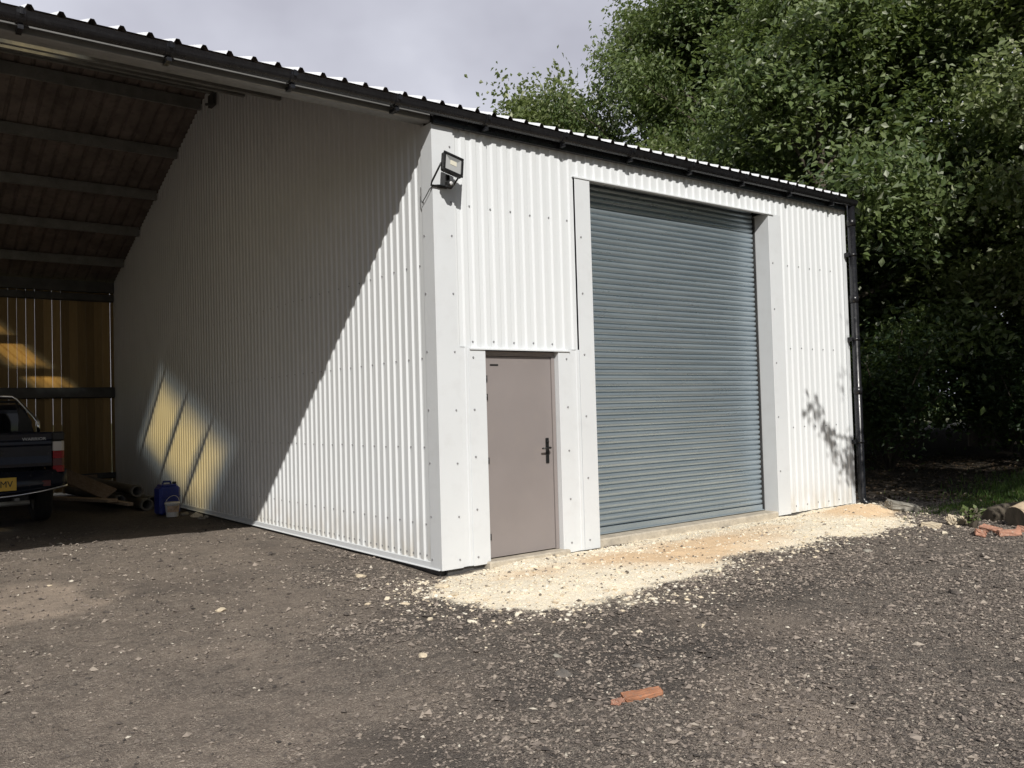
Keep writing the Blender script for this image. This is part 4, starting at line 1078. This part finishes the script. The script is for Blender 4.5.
class Tree:
    def __init__(s, seed, H, R0, base, nl=16, per=90, leaf=.13, spread=.36, lean=(0, 0), sub=5, twig=4, skew=0.0):
        r = np.random.default_rng(seed); s.mb = MB(); s.r = r; pts = []; 
        n = 9; tr = [Vector((lean[0] * k / n + r.normal(0, .06) * (k > 0), lean[1] * k / n + r.normal(0, .06) * (k > 0), H * .86 * k / n)) for k in range(n + 1)]
        rad0 = H * .016 + .05
        s.mb.tube([tr[0] - Vector((0, 0, .3))] + tr, [rad0 * 1.5] + [rad0 * (1.18 if k == 0 else 1) * (1 - .86 * k / n) for k in range(n + 1)], 10)
        C = []; DR = []
        for i in range(nl):
            f = base + (1 - base) * (i + .5) / nl * .98
            k = min(f * .98 * n, n - .01); i0 = int(k); p = tr[i0].lerp(tr[i0 + 1], k - i0)
            az = i * 2.4 + r.normal(0, .35); prof = math.sin(math.pi * min(.97, .18 + .78 * (f - base) / (1 - base))) ** .7
            L = R0 * prof * r.uniform(.78, 1.15) * (1 + skew * math.cos(az))
            el = R(12 + 50 * (f - base) / (1 - base)) + r.normal(0, .12)
            d = Vector((math.cos(az) * math.cos(el), math.sin(az) * math.cos(el), math.sin(el)))
            bend = Vector((0, 0, -.10 * L))
            lp = [p + d * L * q + bend * q * q + Vector(r.normal(0, .05, 3)) * q * L * .3 for q in (0, .25, .5, .75, 1)]
            rl = max(.02, rad0 * .42 * (1 - .7 * f) * L / R0 + .012)
            s.mb.tube(lp, [rl, rl * .8, rl * .6, rl * .4, rl * .2], 6)
            for j in range(sub):
                q = .35 + .65 * (j + r.random() * .6) / sub; kk = min(q * 4, 3.99); b0 = lp[int(kk)].lerp(lp[int(kk) + 1], kk - int(kk))
                sd = (d + Vector(r.normal(0, .62, 3)) + Vector((0, 0, .12))).normalized(); sl = L * r.uniform(.25, .45) + .3
                e = b0 + sd * sl; s.mb.tube([b0, b0.lerp(e, .5) + Vector(r.normal(0, .04, 3)), e], [rl * .35, rl * .24, rl * .1], 5, cap=False)
                for t in range(twig):
                    qq = .35 + .75 * (t + r.random() * .5) / twig
                    C.append(b0.lerp(e, qq) + Vector(r.normal(0, .20, 3))); DR.append(tuple((sd + Vector(r.normal(0, .5, 3)) - Vector((0, 0, .15))).normalized()))
            C.append(lp[-1]); DR.append(tuple(d))
        for k in range(6): C.append(tr[-1] + Vector((r.normal(0, .3), r.normal(0, .3), r.uniform(-.3, H * .12)))); DR.append((0, 0, 1))
        C = np.array([tuple(c) for c in C]); ctr = C.mean(0)
        cnt = (per * r.uniform(.25, 1.5, len(C))).astype(int)
        ci = np.repeat(np.arange(len(C)), cnt); N = len(ci)
        sp = spread * r.uniform(.75, 1.3, len(C))[ci]
        off = r.normal(size=(N, 3)) * sp[:, None] * np.array([1, 1, .62]) * .72 + np.array(DR)[ci] * (r.normal(size=(N, 1)) * sp[:, None] * 1.25)
        P = C[ci] + off
        P[:, 2] -= .12 * (off[:, 0] ** 2 + off[:, 1] ** 2) / spread
        out = P - ctr; out /= np.linalg.norm(out, axis=1, keepdims=True) + 1e-6
        Nn = r.normal(size=(N, 3)) * .5 + out * .45 + np.array([0, 0, .6]) + r.normal(size=(len(C), 3))[ci] * .45
        tint = np.clip(r.beta(2.2, 2.6, N) * .82 + (r.random(len(C))[ci] - .5) * .42, 0, .9); pale = r.random(N) < .06; tint[pale] = 1
        s.L = leaves(P, Nn, leaf * r.uniform(.6, 1.3, N), tint)
    def make(s, name, loc, lm_, label, cat='tree', group=None, rz=0, sc_=(1, 1, 1)):
        o = empty(name, loc, rz, label, cat, group); o.scale = sc_
        s.trunk = s.mb.build('trunk', M['bark'], o, fixn=False)
        s.crown = mesh_np('crown', s.L[0], s.L[1], lm_, {'tint': s.L[2]}, o)
        s.root = o; return o
    def copy(s, loc, rz, sc_, lm_, label):
        o = s.root.copy(); COL.objects.link(o); o.location = loc; o.rotation_euler = (0, 0, rz); o.scale = sc_; o['label'] = label
        for ch in (s.trunk, s.crown):
            c = ch.copy(); COL.objects.link(c); c.parent = o
            if ch is s.crown and lm_ is not None:
                c.material_slots[0].link = 'OBJECT'; c.material_slots[0].material = lm_
        return o
GT = 'trees of the wood behind the shed'
T1 = Tree(1, 11.5, 3.9, .16, 20, 205, .16, .37)
T2 = Tree(2, 13.5, 3.6, .2, 22, 190, .16, .36, (.3, -.4))
T3 = Tree(3, 8.5, 2.5, .12, 16, 165, .145, .32)
T1.make('broadleaf_tree', (13.6, 4.6, .2), M['leafA'], 'big green tree standing just right of the shed end, lit crown above the downpipe', group=GT, rz=2.3)
T2.make('broadleaf_tree', (17.5, 10.5, .2), M['leafA'], 'tall full green tree rising highest above the roller shutter roof edge', group=GT, sc_=(1.05, 1.05, 1.22))
T3.make('broadleaf_tree', (15.9, 16.8, .2), M['leafB'], 'smaller olive tree with ragged top at the left end of the wood', group=GT, sc_=(1.2, 1.2, 1.54))
T1.copy((18.0, 3.2, .2), 2.1, (1.1, 1.1, 1.15), M['leafA'], 'broad green tree filling the upper right, behind the tree by the shed end')
T2.copy((15.6, -.4, .2), 4.0, (.9, .9, .86), M['leafB'], 'olive green tree with pale leaves at the right edge of the wood')
T1.copy((18.3, 12.7, .2), 3.6, (.98, .98, 1.34), M['leafA'], 'mid green tree between the ragged olive tree and the tallest tree')
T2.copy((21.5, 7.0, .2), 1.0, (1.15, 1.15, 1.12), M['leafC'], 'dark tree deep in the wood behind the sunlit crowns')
T3.copy((12.3, 8.2, .2), 1.3, (1.0, 1.0, .92), M['leafB'], 'low olive tree close behind the right end of the roof')
T3.copy((17.3, 18.6, .2), 5.2, (1.0, 1.0, 1.36), M['leafB'], 'thin leafy tree farthest left against the sky')
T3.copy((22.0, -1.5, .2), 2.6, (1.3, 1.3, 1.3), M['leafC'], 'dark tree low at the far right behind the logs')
# the tree at the right edge of the yard: crown mostly outside the picture, one long bough
T4 = Tree(9, 10.5, 3.0, .42, 15, 95, .13, .34)
T4.make('broadleaf_tree', (9.6, -5.6, .1), M['leafB'], 'yellow green tree whose drooping bough enters at the right edge of the photo')
T4.copy((6.0, -6.3, .1), 2.2, (.66, .66, .88), M['leafA'], 'green tree standing just outside the right side of the photo, shading the wood edge')
bo = MB(); P0 = Vector((0, 0, 4.8)); pts_ = [P0 + Vector((-1.5 * k, .18 * k, .10 * k)) for k in range(5)]
bo.tube(pts_, [.09, .075, .055, .035, .015], 7); bo.build('bough', M['bark'], T4.root)
r5 = np.random.default_rng(5); cc = np.array([tuple(pts_[4] + Vector((-.35 + .95 * k / 8, 0, .42 - 1.05 * k / 8)) + Vector(r5.normal(0, .05, 3))) for k in range(9)] + [tuple(pts_[4] + Vector((.62, 0, -.55 + .12 * k)) + Vector(r5.normal(0, .06, 3))) for k in range(4)])
ci = np.repeat(np.arange(len(cc)), 20); Pn = cc[ci] + r5.normal(0, .075, (len(ci), 3))
V_, F_, t_ = leaves(Pn, r5.normal(size=(len(ci), 3)) * .6 + np.array([0, 0, .8]), .11 * r5.uniform(.6, 1.3, len(ci)), r5.random(len(ci)) * .85)
mesh_np('bough_leaves', V_, F_, M['leafB'], {'tint': t_}, T4.root)

def bush(seed, loc, rad, hgt, lm_, label, n=5200, leaf=.10, cat='shrub', name='shrub', group=None):
    r = np.random.default_rng(seed); o = empty(name, loc, label=label, cat=cat, group=group)
    st = MB(); C = []
    for k in range(13):
        az = r.uniform(0, 6.283); sp = r.uniform(.2, 1) * rad; tip = Vector((math.cos(az) * sp, math.sin(az) * sp, hgt * r.uniform(.55, 1.0)))
        midp = tip * .5 + Vector((0, 0, hgt * .12)); st.tube([(0, 0, -.1), midp, tip], [.03, .02, .006], 5)
        for q in (.35, .5, .65, .8, 1.0): C.append(tuple(Vector((0, 0, 0)).lerp(midp, q * 2) if q < .5 else midp.lerp(tip, q * 2 - 1)))
    C = np.array(C); ci = r.integers(0, len(C), n); P = C[ci] + r.normal(size=(n, 3)) * rad * .22; P[:, 2] = np.maximum(P[:, 2], .03)
    V, F, t = leaves(P, r.normal(size=(n, 3)) * .7 + np.array([0, 0, .8]), leaf * r.uniform(.6, 1.3, n), np.where(r.random(n) < .03, 1, r.beta(2, 2.5, n) * .9))
    st.build('stem', M['bark'], o); mesh_np('foliage', V, F, lm_, {'tint': t}, o); return o
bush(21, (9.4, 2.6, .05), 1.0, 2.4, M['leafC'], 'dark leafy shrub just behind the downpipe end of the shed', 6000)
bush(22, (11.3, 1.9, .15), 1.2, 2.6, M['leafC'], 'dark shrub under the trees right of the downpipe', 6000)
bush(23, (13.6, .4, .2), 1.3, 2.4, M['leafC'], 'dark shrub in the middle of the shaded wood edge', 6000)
bush(24, (12.4, -1.5, .2), .9, 1.5, M['leafA'], 'bright green bush behind the logs at the right edge', 5000)
bush(25, (16.2, 1.8, .2), 1.8, 3.2, M['leafC'], 'tall dark thicket deep under the trees', 7000, .13)
bush(26, (15.0, -2.6, .2), 1.3, 2.0, M['leafD'], 'yellowing bush in a sun fleck at the far right', 5000)
bush(27, (11.5, 5.0, .1), 1.6, 3.2, M['leafC'], 'dark shrub close behind the shed gable', 6000, .12)
bush(28, (5.78, -2.12, .03), .11, .2, M['leafA'], 'small bright weed with broad leaves between the stones', 60, .09, 'weed', 'weed')
# far wood closing the view behind
r6 = np.random.default_rng(66); n = 60000
az = r6.uniform(-.55, 1.55, n); ds_ = r6.uniform(24, 34, n)
top = 9 + 3 * vn(az * 8, az * 0 + 2, 1.0, 3)
P = np.stack([8 + ds_ * np.cos(az) * .75, 2 + ds_ * np.sin(az), r6.random(n) ** .8 * top], 1)
P = P[(P[:, 1] < 26) & (P[:, 0] > 18)]
V, F, t = leaves(P, r6.normal(size=P.shape) * .7 + np.array([-.3, -.3, .6]), r6.uniform(.25, .6, len(P)), r6.beta(2, 2.5, len(P)) * .9)
o = mesh_np('woodland', V, F, M['leafC'], {'tint': t}); set_props(o, 'dark mass of far woodland closing the view behind the trees', 'woodland', kind='stuff')
# leaf litter on the woodland floor and grass by the logs
r7 = np.random.default_rng(77); n = 9000
P = np.stack([r7.uniform(7.1, 14, n), r7.uniform(-3.2, 6, n), np.zeros(n)], 1); keep = (P[:, 0] + np.minimum(P[:, 1] + 1.2, 0) * .3 > 7.7 + r7.normal(0, .35, n)); P = P[keep]
P[:, 2] = height(P[:, 0], P[:, 1]) + .008
V, F, t = leaves(P, r7.normal(size=P.shape) * .3 + np.array([0, 0, 1]), r7.uniform(.03, .09, len(P)), r7.random(len(P)) * .96)
o = mesh_np('leaf_litter', V, F, M['litter'], {'tint': t}); set_props(o, 'brown dead leaves covering the shaded woodland floor', 'leaf litter', kind='stuff')
def grass(cx, cy, sx, sy, n, h):
    r = np.random.default_rng(int(cx * 10)); x = r.normal(cx, sx, n); y = r.normal(cy, sy, n); z = height(x, y); a = r.uniform(0, 6.283, n); hh = h * r.uniform(.5, 1.3, n); w_ = .008
    ln = r.normal(0, .4, (n, 2)) * hh[:, None]
    b0 = np.stack([x - np.cos(a) * w_, y - np.sin(a) * w_, z - .01], 1); b1 = np.stack([x + np.cos(a) * w_, y + np.sin(a) * w_, z - .01], 1); tp = np.stack([x + ln[:, 0], y + ln[:, 1], z + hh], 1)
    V = np.stack([b0, b1, tp], 1).reshape(-1, 3); return V, r.random(n) * .95
Vs = []; Ts = []
for a in ((10.4, -1.2, .9, .5, 3600, .10), (9.0, -1.2, .8, .25, 1800, .05), (7.7, -1.15, .45, .14, 1100, .04), (12.5, -2.2, .9, .6, 2500, .2)):
    V, t = grass(*a); Vs.append(V); Ts.append(np.repeat(t, 3))
V = np.concatenate(Vs); F = np.arange(len(V)).reshape(-1, 3)
o = mesh_np('grass', V, F, M['grass'], {'tint': np.concatenate(Ts)}); set_props(o, 'tufts of green grass at the edge of the wood by the logs', 'grass', kind='stuff')
